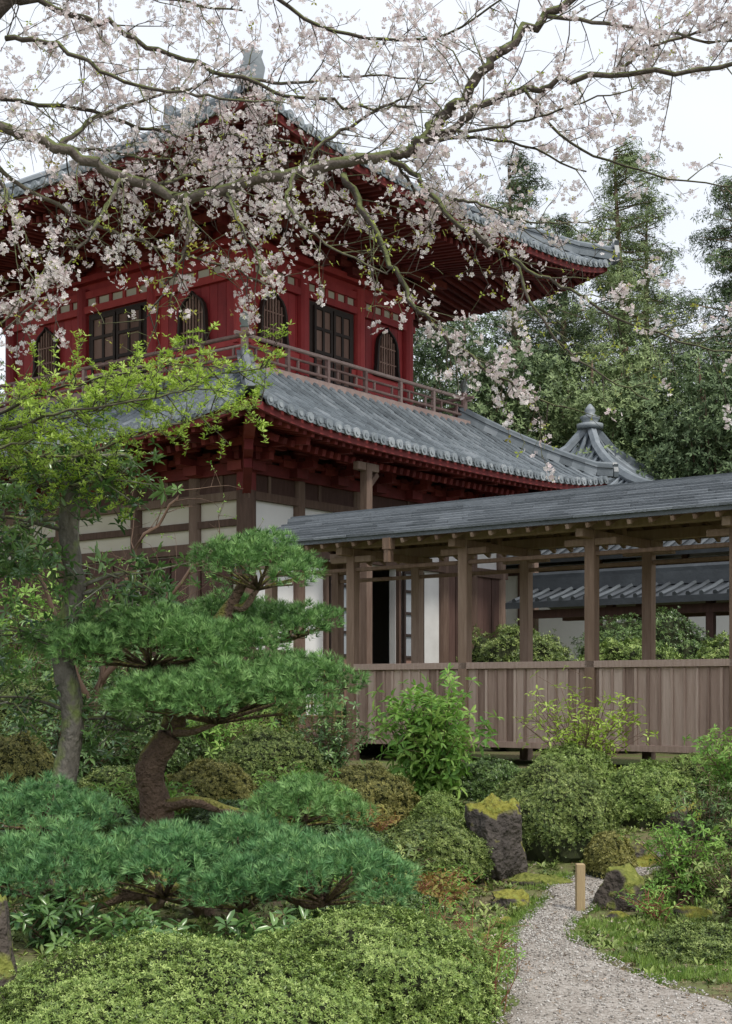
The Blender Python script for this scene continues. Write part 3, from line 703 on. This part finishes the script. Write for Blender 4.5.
leafy('nandina_shrub',(.55,7.45,0),.5,.28,26,TBIG3,.035,l_hyd,m_redstem,5,5,.5,True,.004)
leafy('nandina_shrub',(.4,8.0,0),.48,.2,16,TBIG3,.035,l_hyd,m_redstem,6,5,.5,True,.004)
leafy('nandina_shrub',(.62,6.9,0),.42,.2,14,TBIG3,.035,l_hyd,m_redstem,26,4,.5,True,.003)
leafy('aucuba_plant',(-1.25,7.5,.05),.34,.35,26,TBIG,.10,l_big,m_stem,7,5)
leafy('aucuba_plant',(-.5,7.6,.05),.3,.35,22,TBIG,.10,l_big,m_stem,8,5)
leafy('aucuba_plant',(-1.75,7.9,.1),.35,.3,22,TBIG,.10,l_big,m_stem,9,5)
leafy('fern_clump',(.42,9.6,.02),.34,.35,40,TBIG3,.07,l_fern,m_redstem,10,7,.3)
leafy('fern_clump',(-.1,9.9,.1),.3,.3,24,TBIG3,.07,l_hyd,m_redstem,11,7,.3)
leafy('fern_clump',(.05,11.6,.25),.4,.3,20,TBIG3,.07,l_fern,m_redstem,12,7,.3)
leafy('fern_clump',(.62,10.2,.03),.3,.22,22,TBIG3,.06,l_hyd,m_redstem,32,6,.3)
leafy('fern_clump',(2.0,9.7,.0),.25,.25,22,TBIG3,.05,l_hyd,m_redstem,33,6,.3)
leafy('camellia_shrub',(-1.7,10.9,.4),.55,.45,34,TBIG,.07,l_hyd,m_stem,13,9)
leafy('camellia_shrub',(-2.6,12.2,.6),.95,.6,50,TBIG,.09,l_big,m_stem,14,10)
leafy('camellia_shrub',(-.4,14.2,.6),.9,.5,40,TBIG,.07,l_big,m_stem,15,9)
leafy('camellia_shrub',(-1.6,14.6,.6),1.1,.7,50,TBIG,.08,l_hyd,m_stem,16,9)
leafy('camellia_shrub',(-3.2,14.0,.6),1.6,.8,70,TBIG,.09,l_big,m_stem,17,10)
leafy('camellia_shrub',(-4.0,15.5,.6),2.6,1.2,110,TBIG,.10,l_hyd,m_stem,27,12)
leafy('camellia_shrub',(-2.3,16.2,.6),2.2,.9,80,TBIG,.10,l_big,m_stem,28,12)
leafy('camellia_shrub',(3.5,13.2,.5),.8,.5,40,TBIG,.07,l_hyd,m_stem,18,9)
leafy('camellia_shrub',(3.1,10.3,.05),.75,.5,40,TBIG,.065,l_az,m_stem,19,9)
leafy('camellia_shrub',(-2.4,9.2,.3),.55,.4,34,TBIG,.09,l_big,m_stem,20,9)
leafy('camellia_shrub',(-.6,12.0,.45),.5,.5,34,TBIG,.06,l_hyd,m_stem,29,8)
leafy('camellia_shrub',(.15,10.4,.15),.35,.4,26,TBIG,.06,l_az,m_stem,30,7)

pos=[]
while len(pos)<10000:
    y=random.uniform(6.2,12); e_=path_edges(y); l,r=e_
    x=(r-.03+abs(random.gauss(0,.45))) if random.random()<.68 else (l+.03-abs(random.gauss(0,.12)))
    if 6.2<y<7.3 and x<r-.1: continue
    if mn.noise(Vector((x*2.5,y*2.5,3)))<-.12: continue
    pos.append((x,y,gz(x,y)-.003))
scatter('grass',TGR,pos,np.tile([0,0,1.],(len(pos),1))+RNG.normal(size=(len(pos),3))*.25,RNG.uniform(.02,.07,len(pos)),l_grass)
pos=[(random.uniform(-4,5),random.uniform(6,15.5)) for _ in range(15000)]
pos=[(x,y,gz(x,y)+.008) for x,y in pos if not(path_edges(y) and path_edges(y)[0]+.05<x<path_edges(y)[1]-.05)]
pos+=[(x,y,gz(x,y)+.032) for x,y in [(random.uniform(.6,2.2),random.uniform(6.6,11)) for _ in range(500)]]
scatter('leaf_litter',TR3,pos,np.tile([0,0,1.],(len(pos),1))+RNG.normal(size=(len(pos),3))*.5,RNG.uniform(.01,.032,len(pos)),l_litter)
pos=[(random.uniform(-4,5),random.uniform(7.6,16)) for _ in range(12000)]
pos=[(x,y,gz(x,y)) for x,y in pos if not(path_edges(y) and path_edges(y)[0]-.05<x<path_edges(y)[1]+.05)]
scatter('ground_cover_plants',TR7,pos,np.tile([0,0,1.],(len(pos),1))+RNG.normal(size=(len(pos),3))*.3,RNG.uniform(.03,.08,len(pos)),l_az)

# ---------------------------------------------------------------- cloud-pruned pines
def pine(name,trunks,pads,mat,seed):
    e=empty(name); rg=random.Random(seed); wb=MB();P=[];N=[]
    for pts,rad in trunks:
        c=catmull(pts,6); n=len(c); rr=[np.interp(k/(n-1),np.linspace(0,1,len(rad)),rad)*(1+.25*mn.noise(c[k]*8)) for k in range(n)]
        wb.tube(c,rr,10)
    for (cx,cy,cz,rx,ry,rz,at) in pads:
        A=Vector(at); ax=rx*.9
        nl=int(12+34*rx*ry); lumps=[]
        for i in range(nl):
            a=i*2.39996+rg.uniform(-.35,.35); q=math.sqrt((i+.5)/nl)*.92*rg.uniform(.88,1.04)
            lr=rg.uniform(.15,.26)*(rx*ry)**.5+.055
            lp=Vector((cx+q*ax*math.cos(a),cy+q*ry*math.sin(a),cz+rz*(.95*(1-q*q)-.35)+rg.uniform(-.045,.045)))
            lumps.append((lp,lr))
        under=Vector((cx,cy,cz-rz*.5))
        wb.tube(catmull([A,(A+under)/2+Vector((0,0,-.04+rg.uniform(-.03,.03))),under],5),[.04,.038,.036,.034,.032,.03,.028,.026,.023,.02,.018],7)
        for lp,lr in lumps:
            b=lp-Vector((0,0,.04)); m_=(under+b)/2+Vector((rg.uniform(-.04,.04),rg.uniform(-.04,.04),.01))
            wb.tube([under,m_,b,lp],[.012,.009,.006,.004],5)
            nt=int(130*(lr/.2)**2)
            for _ in range(nt):
                d=Vector((rg.gauss(0,1),rg.gauss(0,1),abs(rg.gauss(0,.9))+.02)).normalized()
                low_=rg.random()<.27
                if low_: d.z*=-.45
                q=lp+Vector((d.x*lr,d.y*lr,d.z*min(lr*.8,rz*.8+.04)))*rg.uniform(.75,1.05)
                P.append(q); N.append(Vector((d.x*(1.1 if low_ else .8),d.y*(1.1 if low_ else .8),(.35 if low_ else .8)+abs(d.z)*.5)))
    wb.obj('trunk_and_branches',m_bark,e,True)
    g_=np.random.default_rng(seed); n=len(P); scatter('needles',TT,np.array(P),np.array(N)+g_.normal(size=(n,3))*.15,g_.uniform(.042,.075,n),mat,e,g_)
pine('cloud_pruned_pine_tree',
 [([(-1.52,10.1,.2),(-1.5,10.05,.7),(-1.54,10,1.05),(-1.38,10,1.32),(-1.36,10,1.6),(-1.15,10.05,1.95),(-.98,10.1,2.2),(-.86,10.05,2.42)],[.14,.12,.105,.09,.075,.065,.05,.03]),
  ([(-1.5,10.05,.75),(-1.2,9.8,.82),(-.85,9.5,.76),(-.5,9.3,.74)],[.05,.042,.035,.025])],
 [(-.78,10.05,2.46,.48,.44,.28,(-.98,10.1,2.2)),(-1.52,9.85,1.88,.94,.6,.25,(-1.36,10,1.6)),(-.56,10.35,2.05,.38,.36,.16,(-1.1,10.05,1.95)),
  (-1.03,9.6,1.50,.86,.58,.26,(-1.4,10,1.3)),(-.46,9.8,1.66,.44,.4,.18,(-1.37,10,1.45)),(-.42,9.2,.80,.44,.38,.19,(-.6,9.35,.78)),(-1.0,10.6,2.15,.38,.3,.12,(-1.0,10.1,2.1))],l_pine,31)
pine('cloud_pruned_pine_tree',
 [([(-1.0,9.0,.0),(-1.05,8.8,.25),(-1.2,8.5,.36),(-1.45,8.3,.38)],[.08,.06,.045,.03]),([(-1.05,8.85,.25),(-.8,8.6,.36),(-.45,8.3,.38)],[.05,.04,.03]),([(-1.05,8.85,.25),(-1.5,8.9,.5),(-1.95,8.85,.7)],[.045,.035,.028])],
 [(-2.02,8.8,.80,.48,.40,.19,(-1.9,8.85,.7)),(-1.78,8.15,.50,.5,.46,.30,(-1.45,8.3,.38)),(-1.18,8.2,.52,.5,.46,.28,(-1.3,8.35,.38)),(-.24,8.2,.48,.58,.46,.27,(-.45,8.3,.38)),(-.70,8.7,.62,.36,.34,.18,(-.75,8.6,.4)),(-.72,8.1,.42,.3,.3,.2,(-.75,8.4,.38))],l_pine2,32)

# ---------------------------------------------------------------- branching trees
def grow(wb,pts,r0,r1,rg,spacing,len1,len2,droop,nodes,tubn=8,start=0.0,tw=.1,ysp=.9,up=0.0):
    c=catmull(pts,6); n=len(c)
    for k in range(1,n-1): c[k]=c[k]+Vector((rg.gauss(0,1),rg.gauss(0,1),rg.gauss(0,1)))*min(.02,r0*.6)
    wb.tube(c,[r0+(r1-r0)*k/(n-1) for k in range(n)],tubn)
    cum=[0]
    for k in range(1,n): cum.append(cum[-1]+(c[k]-c[k-1]).length)
    T=cum[-1]; s=start*T+spacing*rg.random()
    def at(s):
        for k in range(1,n):
            if cum[k]>=s: t=(s-cum[k-1])/max(1e-6,cum[k]-cum[k-1]); return c[k-1].lerp(c[k],t),(c[k]-c[k-1]).normalized()
        return c[-1],(c[-1]-c[-2]).normalized()
    while s<T*1.001:
        p,d=at(s); s+=spacing*rg.uniform(.6,1.4)
        v=Vector((rg.gauss(0,1),rg.gauss(0,1)*ysp,rg.gauss(0,1))); v-=d*v.dot(d); v.normalize()
        cd=(v+d*rg.uniform(.3,1.0)+Vector((0,0,up-droop*rg.random()))).normalized(); L=len1*rg.uniform(.45,1.15)
        q=p.copy(); cp=[q.copy()]; ns=max(3,int(L/.13))
        for k in range(ns):
            cd=(cd+Vector((rg.gauss(0,.16),rg.gauss(0,.16),rg.gauss(0,.16)-droop*.09+up*.03))).normalized(); q=q+cd*L/ns; cp.append(q.copy())
        rb=min(r0*.4,.009*max(.6,L)); wb.tube(cp,[max(.002,rb*(1-.82*k/ns)) for k in range(ns+1)],4,False)
        for k in range(1,ns+1):
            m=max(1,int(round((L/ns)/tw)))
            for _ in range(m):
                v=Vector((rg.gauss(0,1),rg.gauss(0,1)*ysp,rg.gauss(0,1))); td=(v.normalized()+cd*.7+Vector((0,0,up*.5-droop*.3))).normalized(); tl=len2*rg.uniform(.35,1.1)
                a=cp[k]+ (cp[k-1]-cp[k])*rg.random(); b_=a+td*tl*.5; td=(td+Vector((rg.gauss(0,.25),rg.gauss(0,.25),rg.gauss(0,.25)-droop*.15))).normalized(); e_=b_+td*tl*.5
                wb.tube([a,b_,e_],[.0024,.002,.0014],3,False)
                nodes.append((a.lerp(b_,.7),td,0)); nodes.append((b_,td,0)); nodes.append((b_.lerp(e_,.5),td,0)); nodes.append((e_,td,1))
        nodes.append((cp[-1],cd,1))
def cherry():
    e=empty('cherry_tree'); rg=random.Random(99); wb=MB(); P=[];N=[];LP=[];LN=[]
    wb.tube(catmull([(-4.4,9.6,gz(-4.4,9.6)-.2),(-4.2,9.7,1.5),(-4.05,9.7,2.8),(-3.8,9.8,4.0),(-3.3,9.9,5.1),(-2.9,10,5.5)],6),list(np.linspace(.28,.07,31)),12)
    wb.tube(catmull([(-3.9,9.8,3.8),(-3.6,9.9,5.2),(-3.0,10,6.1),(-2.5,10.1,6.7),(-2.0,10.2,7.0)],6),list(np.linspace(.16,.06,25)),10)
    B=[
     ([(-2.95,10,5.5),(-2.61,10,5.6),(-2.18,10.05,5.5),(-1.76,10.1,5.3),(-1.19,10.1,5.18),(-.47,10,5.31),(.17,9.9,5.38)],.04,.04,.12,.75,.26,.5,.7,.45),
     ([(.17,9.9,5.38),(.46,9.85,5.47),(.74,9.8,5.63),(1.1,9.7,5.76),(1.67,9.6,5.81),(2.61,9.5,5.85),(3.9,9.4,6.1)],.034,.011,.13,.7,.24,.2,.75,.12),
     ([(.30,9.9,5.42),(.5,9.95,5.62),(.67,10,5.81),(.89,10,6.1),(1.31,10.1,6.46),(1.96,10.2,6.96)],.045,.028,.11,.8,.26,.0,.75,.05),
     ([(-2.6,10.1,6.6),(-1.97,10.3,6.53),(-1.54,10.3,6.31),(-.9,10.3,6.1),(-.26,10.3,5.92),(.39,10.2,5.85)],.024,.008,.11,.6,.22,.1,.75,.05),
     ([(-.16,9.95,5.26),(.03,9.8,4.85),(.24,9.7,4.42),(.53,9.6,4.05),(.89,9.5,3.72),(1.35,9.4,3.5)],.026,.005,.09,.5,.2,.5,.7,.3),
     ([(.14,9.9,5.37),(.39,9.8,5.17),(.6,9.7,4.85),(1.0,9.6,4.56),(1.39,9.5,4.31),(1.96,9.3,3.95),(2.7,9.2,3.75)],.022,.005,.10,.5,.2,.35,.65,.4),
     ([(-1.76,10.1,5.3),(-1.9,9.9,4.9),(-2.15,9.8,4.5),(-2.5,9.7,4.1)],.02,.005,.09,.6,.22,.5,.75,.3),
     ([(-1.3,10.1,5.18),(-1.25,9.9,4.85),(-1.35,9.8,4.5),(-1.55,9.7,4.15)],.018,.005,.09,.5,.2,.5,.45,.9),
     ([(-2.2,10.05,5.5),(-2.0,10.4,5.85),(-1.55,10.6,6.1),(-.9,10.7,6.35)],.02,.006,.10,.6,.22,.1,.9,.06),
     ([(1.67,9.6,5.81),(2.0,9.8,6.1),(2.5,9.9,6.3),(3.1,10,6.5)],.014,.005,.09,.6,.22,.1,1.1,.04),
     ([(1.1,9.7,5.76),(1.4,9.6,5.35),(1.96,9.5,5.1),(2.61,9.4,4.95)],.012,.004,.17,.4,.18,.25,.6,.15),
     ([(-.5,10,5.3),(-.55,9.8,5.0),(-.28,9.7,4.7),(.15,9.6,4.45)],.016,.005,.10,.5,.2,.45,.6,.35),
     ([(1.31,10.1,6.46),(1.8,10,6.35),(2.4,9.8,6.15),(3.0,9.7,6.1)],.016,.005,.09,.55,.22,.15,1.1,.04),
     ([(-1.8,10.2,7.0),(-.9,10.3,6.8),(-.26,10.3,6.45),(.5,10.3,6.4),(1.1,10.2,6.7)],.02,.006,.10,.6,.22,.2,.8,.04),
     ([(-2.9,10,5.6),(-2.6,9.6,5.3),(-2.4,9.4,4.9),(-2.3,9.2,4.6)],.02,.006,.09,.6,.22,.4,.85,.2),
     ([(-2.6,10.1,6.3),(-2.2,10.0,6.2),(-1.7,9.9,5.9),(-1.1,9.8,5.75),(-.6,9.8,5.7)],.02,.006,.09,.6,.22,.2,.85,.1),
     ([(.55,9.75,5.0),(.75,9.6,4.95),(1.1,9.4,4.75),(1.5,9.3,4.7)],.012,.004,.12,.4,.18,.3,.65,.35),
     ([(.45,9.8,5.5),(.9,9.6,5.45),(1.3,9.4,5.5),(1.8,9.3,5.6)],.012,.004,.15,.4,.18,.1,.6,.1),
     ([(1.0,9.6,4.56),(1.2,9.5,4.1),(1.5,9.5,3.8),(1.9,9.4,3.55)],.012,.004,.12,.4,.18,.3,.6,.4),
     ([(-1.0,10.1,5.2),(-.9,9.8,4.9),(-.75,9.7,4.6),(-.7,9.6,4.35)],.014,.004,.11,.45,.18,.4,.45,.8),
     ([(1.8,10.1,6.9),(2.2,10,6.8),(2.7,9.9,6.7),(3.2,9.9,6.8)],.016,.005,.10,.55,.22,.2,1.1,.03),
     ([(-2.9,10.1,5.9),(-2.2,10.6,6.0),(-1.5,10.8,5.9),(-.8,10.9,5.9),(-.2,11,5.8)],.018,.006,.09,.6,.22,.2,.9,.08),
     ([(-2.9,10,5.5),(-2.3,10.4,5.2),(-1.7,10.6,5.0),(-1.1,10.7,4.85),(-.7,10.8,4.7)],.018,.006,.10,.6,.22,.3,.6,.3),
     ([(.17,9.9,5.4),(.6,10.3,5.65),(1.1,10.6,5.75),(1.7,10.8,5.6)],.018,.006,.12,.5,.2,.1,.7,.1),
     ([(-.47,10,5.31),(-.3,10.2,5.6),(.1,10.4,5.9),(.5,10.5,6.15)],.018,.006,.10,.55,.22,.0,.8,.06),
     ([(-2.2,9.8,4.6),(-2.4,9.7,4.3),(-2.7,9.7,3.9)],.010,.004,.08,.5,.2,.5,.7,.25),
     ([(-2.4,10.1,7.0),(-1.9,10.2,6.75),(-1.3,10.2,6.6),(-.9,10.2,6.55)],.018,.006,.09,.55,.22,.2,.95,.03),
     ([(-.9,10.3,6.1),(-.5,10.6,6.2),(0,10.7,6.3),(.5,10.8,6.3)],.014,.005,.10,.55,.22,.1,.8,.04),
     ([(-1.5,10.1,5.25),(-1.2,10.5,5.5),(-.8,10.7,5.6),(-.3,10.8,5.55)],.014,.005,.09,.55,.22,.1,.9,.08),
     ([(-2.2,10.05,5.5),(-1.9,10.4,5.6),(-1.4,10.6,5.6),(-1.0,10.8,5.7)],.014,.005,.09,.55,.22,.1,.9,.08),
     ([(.2,9.9,5.38),(.4,10.1,5.15),(.8,10.2,5.0),(1.3,10.3,5.0)],.012,.004,.11,.45,.2,.3,.7,.25),
    ]
    for pts,r0,r1,sp,l1,l2,dr_,pb,plf in B:
        nodes=[]; grow(wb,pts,r0,r1,rg,sp,l1,l2,dr_,nodes)
        for q,d,tip in nodes:
            clump=.52+1.6*mn.noise(q*1.7)
            if rg.random()<pb*clump:
                for _ in range(rg.randint(2,7)):
                    o_=Vector((rg.gauss(0,1),rg.gauss(0,1),rg.gauss(-.3,1))).normalized()
                    P.append(q+o_*rg.uniform(.014,.05)); N.append(o_+Vector((0,0,-.2)))
            if rg.random()<plf*(.35 if not tip else .9):
                LP.append(q+d*.01); LN.append(d+Vector((rg.gauss(0,.3),rg.gauss(0,.3),.3)))
    wb.obj('trunk_and_branches',m_cbark,e,True)
    g_=np.random.default_rng(5); scatter('blossoms',TBL,np.array(P),np.array(N),g_.uniform(.013,.021,len(P)),l_blos,e,g_)
    scatter('young_leaves',TR3,np.array(LP),np.array(LN),g_.uniform(.022,.046,len(LP)),l_bronze,e,g_)
cherry()
def maple():
    e=empty('green_maple_tree'); rg=random.Random(17); wb=MB(); nodes=[]
    wb.tube(catmull([(-3.7,9.0,gz(-3.7,9)-.2),(-3.55,9,1.2),(-3.4,9,2.3),(-3.0,9,3.1),(-2.6,9,3.25)],6),list(np.linspace(.12,.03,25)),9)
    for pts in ([(-2.8,9,3.2),(-2.2,9,3.3),(-1.6,9,3.45),(-1.1,9,3.6),(-.6,8.9,3.66)],[(-2.5,9,3.2),(-2.0,9.3,3.15),(-1.5,9.3,3.3),(-1.1,9.3,3.4),(-.7,9.3,3.5)],[(-2.7,9,3.2),(-2.2,8.8,3.4),(-1.8,8.7,3.5),(-1.3,8.7,3.6),(-.9,8.7,3.62)],[(-2.7,9,3.15),(-2.3,9.2,3.0),(-2.0,9.3,2.95),(-1.6,9.4,3.05)],[(-2.8,9,3.2),(-2.4,8.8,3.1),(-2.0,8.7,3.2),(-1.5,8.7,3.4)],[(-2.4,9,3.25),(-1.9,8.6,3.3),(-1.4,8.5,3.35),(-1.0,8.5,3.45)]):
        grow(wb,pts,.012,.004,rg,.05,.3,.14,.0,nodes,5,.0,.055)
    wb.obj('trunk_and_branches',m_cbark,e,True)
    P=[q for q,d,t in nodes if rg.random()<.95]; N=[Vector((rg.gauss(0,.45),rg.gauss(0,.45)-.3,1)) for _ in P]
    g_=np.random.default_rng(6); scatter('leaves',TR5,np.array(P),np.array(N),g_.uniform(.026,.05,len(P)),l_fresh,e,g_)
maple()
def camellia_tree():
    e=empty('broadleaf_tree'); rg=random.Random(23); wb=MB(); P=[];N=[]
    c=catmull([(-2.14,9.7,gz(-2.1,9.7)-.1),(-2.1,9.7,.9),(-2.03,9.7,1.4),(-2.10,9.7,1.85),(-2.02,9.7,2.3),(-2.06,9.7,2.75),(-1.98,9.7,3.28)],6)
    wb.tube(c,[(.088-.025*k/(len(c)-1))*(1+.25*mn.noise(q*9)) for k,q in enumerate(c)],12)
    tips=[]
    def br(a,b,r=.025):
        a=Vector(a);b=Vector(b); m_=(a+b)/2+Vector((rg.gauss(0,.06),rg.gauss(0,.06),.05)); wb.tube(catmull([a,m_,b],4),list(np.linspace(r,.008,9)),6)
        for _ in range(14):
            q=a.lerp(b,rg.uniform(.35,1)); t=q+Vector((rg.gauss(0,.16),rg.gauss(0,.16),rg.gauss(-.02,.12))); wb.tube([q,t],[.007,.004],4); tips.append(t)
        tips.append(b)
    T=(-1.98,9.7,3.2)
    for b_ in ((-1.55,9.5,3.1),(-2.35,9.6,3.15),(-1.8,9.8,3.2),(-2.6,9.6,3.0),(-1.75,9.3,2.98),(-2.2,9.3,2.98)): br(T,b_)
    for a_,b_ in (((-2.05,9.7,2.7),(-2.5,9.4,2.75)),((-2.05,9.7,2.6),(-2.55,9.5,2.35)),((-2.04,9.7,2.3),(-1.55,9.6,2.4)),((-2.02,9.7,2.25),(-1.4,9.7,2.3)),((-2.1,9.7,1.9),(-2.5,9.4,2.0)),((-2.05,9.7,1.45),(-2.6,9.5,1.55)),((-2.1,9.7,2.8),(-2.7,9.8,2.6)),((-2.05,9.7,1.4),(-1.6,9.8,1.3)),((-2.05,9.7,2.5),(-2.45,9.3,2.5))): br(a_,b_,.02)
    for t in tips:
        for _ in range(3): P.append(t+Vector((rg.gauss(0,.045),rg.gauss(0,.045),rg.gauss(0,.035)))); N.append(Vector((rg.gauss(0,.4),rg.gauss(0,.4),rg.uniform(-.2,1))))
    wb.obj('trunk_and_branches',m_barkl,e,True)
    g_=np.random.default_rng(8); scatter('leaves',TBIG,np.array(P),np.array(N),g_.uniform(.06,.11,len(P)),l_big,e,g_)
camellia_tree()
def bare_tree():
    e=empty('bare_shrub_tree'); rg=random.Random(41); wb=MB(); nodes=[]
    for pts in ([(-2.6,13.0,.6),(-2.45,13,1.8),(-2.1,13,2.9),(-1.7,13,3.5)],[(-2.5,13,1.6),(-1.9,13,2.4),(-1.3,12.9,3.0)],[(-2.5,13,1.3),(-2.9,12.8,2.4),(-3.1,12.7,3.2)]):
        grow(wb,pts,.035,.01,rg,.14,.7,.25,.0,nodes,6,.3,.12,.9,.4)
    wb.obj('trunk_and_branches',m_stem,e,True)
    P=[q for q,d,t in nodes if rg.random()<.2]; g_=np.random.default_rng(9)
    scatter('leaves',TR3,np.array(P),g_.normal(size=(len(P),3)),.04,l_hyd,e,g_)
bare_tree()

# ---------------------------------------------------------------- distant trees
def far_tree(name,x,y,h,w,kind,mat,seed,nl=22000,leaf=.17):
    e=empty(name,(x,y,gz(x,y))); rg=random.Random(seed); g_=np.random.default_rng(seed); wb=MB()
    top=Vector((rg.uniform(-.5,.5),0,h)); wb.tube([(0,0,-.5),(0,0,h*.5),top*.97],[.02*h,.011*h,.03],7)
    C=[];S=[];W=[]
    if kind=='conifer':
        nb=int(h*12)
        for i in range(nb):
            t=.10+.89*(i+rg.random())/nb; rr=(w*(1-t)**.65+.3)*rg.uniform(.4,1.15); a=rg.uniform(0,6.28)
            b=Vector((rr*math.cos(a),rr*math.sin(a),t*h+rr*rg.uniform(-.12,.22))); a0=Vector((top.x*t,0,t*h-.15)); wb.tube([a0,b],[.035,.012],3,False)
            for u in (.45,.75,1.0):
                C.append(a0.lerp(b,u)); S.append((.14+.14*rr,.14+.14*rr,.08+.04*rr)); W.append(.3+rr)
    else:
        for i in range(110):
            v=Vector((rg.gauss(0,1),rg.gauss(0,1),rg.gauss(0,1))).normalized()*rg.random()**.35
            b=Vector((v.x*w,v.y*w,h*.6+v.z*h*.38)); wb.tube([(0,0,h*rg.uniform(.2,.5)),b],[.07,.015],4,False); C.append(b); s=rg.uniform(.35,.85); S.append((s,s,s*.5)); W.append(s*s)
    C=np.array(C);S=np.array(S); W=np.array(W);W/=W.sum(); idx=g_.choice(len(C),nl,p=W); off=g_.normal(size=(nl,3)); off/=np.maximum(1,np.linalg.norm(off,axis=1,keepdims=True)*.6)
    P=C[idx]+off*S[idx]; N=off+np.array([0,0,.6])
    wb.obj('trunk_and_limbs',m_brown,e); scatter('foliage',TN if kind=='conifer' else TR5,P,N,leaf*g_.uniform(.6,1.3,nl),mat,e,g_,rnd=np.clip(g_.random(nl)*.55+g_.random(len(C))[idx]*.45,0,1))
FT=[(8.6,46,19,3.6,'conifer',l_farl),(5.2,47,19,3.2,'conifer',l_far),(11.6,44,17.3,3.4,'conifer',l_far),(14.5,48,18,3.8,'conifer',l_farl),(3.2,44,13,3.2,'broad',l_far),(7.0,43,11.5,3,'broad',l_farl),(10.2,41,11,3,'broad',l_far),(12.6,39,9.5,2.8,'broad',l_farl),
    (0.5,50,15,4,'broad',l_far),(18.5,44,16,4,'conifer',l_far),(22,50,17,4,'conifer',l_far),(-6,52,13,4,'broad',l_far),(-12,50,14,4,'broad',l_far),(-18,52,15,4,'conifer',l_far),(10.4,52,19,3.4,'conifer',l_far),(-16,36,10,4,'broad',l_far),(-10,34,7,3,'broad',l_far),(6.8,50,18,3.4,'conifer',l_far)]
for i,(x,y,h,w,k,m) in enumerate(FT): far_tree('cedar_tree' if k=='conifer' else 'forest_tree',x,y,h,w,k,m,200+i,17000 if i<8 or i==17 else 8000)
n=36000; rgm=np.random.default_rng(3)
cx=rgm.uniform(-45,50,260);cy=rgm.uniform(56,75,260);ch=np.array([gz(a,b) for a,b in zip(cx,cy)])+rgm.uniform(1,8,260)
idx=rgm.integers(0,260,n);off=rgm.normal(size=(n,3));off/=np.maximum(1,np.linalg.norm(off,axis=1,keepdims=True)*.7)
P=np.c_[cx,cy,ch][idx]+off*np.array([2.0,2.0,2.6]); scatter('distant_trees',TR5,P,off+np.array([0,0,.5]),rgm.uniform(.25,.55,n),l_far,None,rgm)

# ---------------------------------------------------------------- light
sd=Vector((.45,-.55,1.0)).normalized()
el=math.asin(sd.z); az=math.atan2(sd.x,sd.y)
w=bpy.data.worlds.new('World'); scene.world=w; w.use_nodes=True; nt=w.node_tree; bg=nt.nodes['Background']
sk=nt.nodes.new('ShaderNodeTexSky'); sk.sky_type='NISHITA'; sk.sun_disc=False; sk.sun_elevation=el; sk.sun_rotation=az; sk.dust_density=4; sk.air_density=1.0
tc=nt.nodes.new('ShaderNodeTexCoord'); n1=nt.nodes.new('ShaderNodeTexNoise'); n1.inputs['Scale'].default_value=2.5; n1.inputs['Detail'].default_value=5; nt.links.new(tc.outputs['Generated'],n1.inputs['Vector'])
r=ramp(nt,[(6.3,6.7,7.5),(8.6,8.75,8.95)]); nt.links.new(n1.outputs[0],r.inputs[0])
mx=nt.nodes.new('ShaderNodeMix'); mx.data_type='RGBA'; mx.inputs[0].default_value=.82; nt.links.new(sk.outputs[0],mx.inputs[6]); nt.links.new(r.outputs[0],mx.inputs[7]); nt.links.new(mx.outputs[2],bg.inputs[0]); bg.inputs[1].default_value=.15
sl=bpy.data.lights.new('sun','SUN'); sl.energy=2.6; sl.angle=math.radians(6); sl.color=(1,.95,.86); so=bpy.data.objects.new('sun',sl); scene.collection.objects.link(so); so.rotation_euler=sd.to_track_quat('Z','Y').to_euler(); so.location=(0,0,30)
cam=bpy.data.cameras.new('camera'); co=bpy.data.objects.new('camera',cam); scene.collection.objects.link(co); co.location=(0,0,1.6); co.rotation_euler=(math.radians(90),0,0)
cam.lens=36*1400/1024; cam.sensor_width=36; cam.sensor_fit='AUTO'; cam.shift_y=178/1024; cam.clip_start=.1; cam.clip_end=2000
scene.camera=co
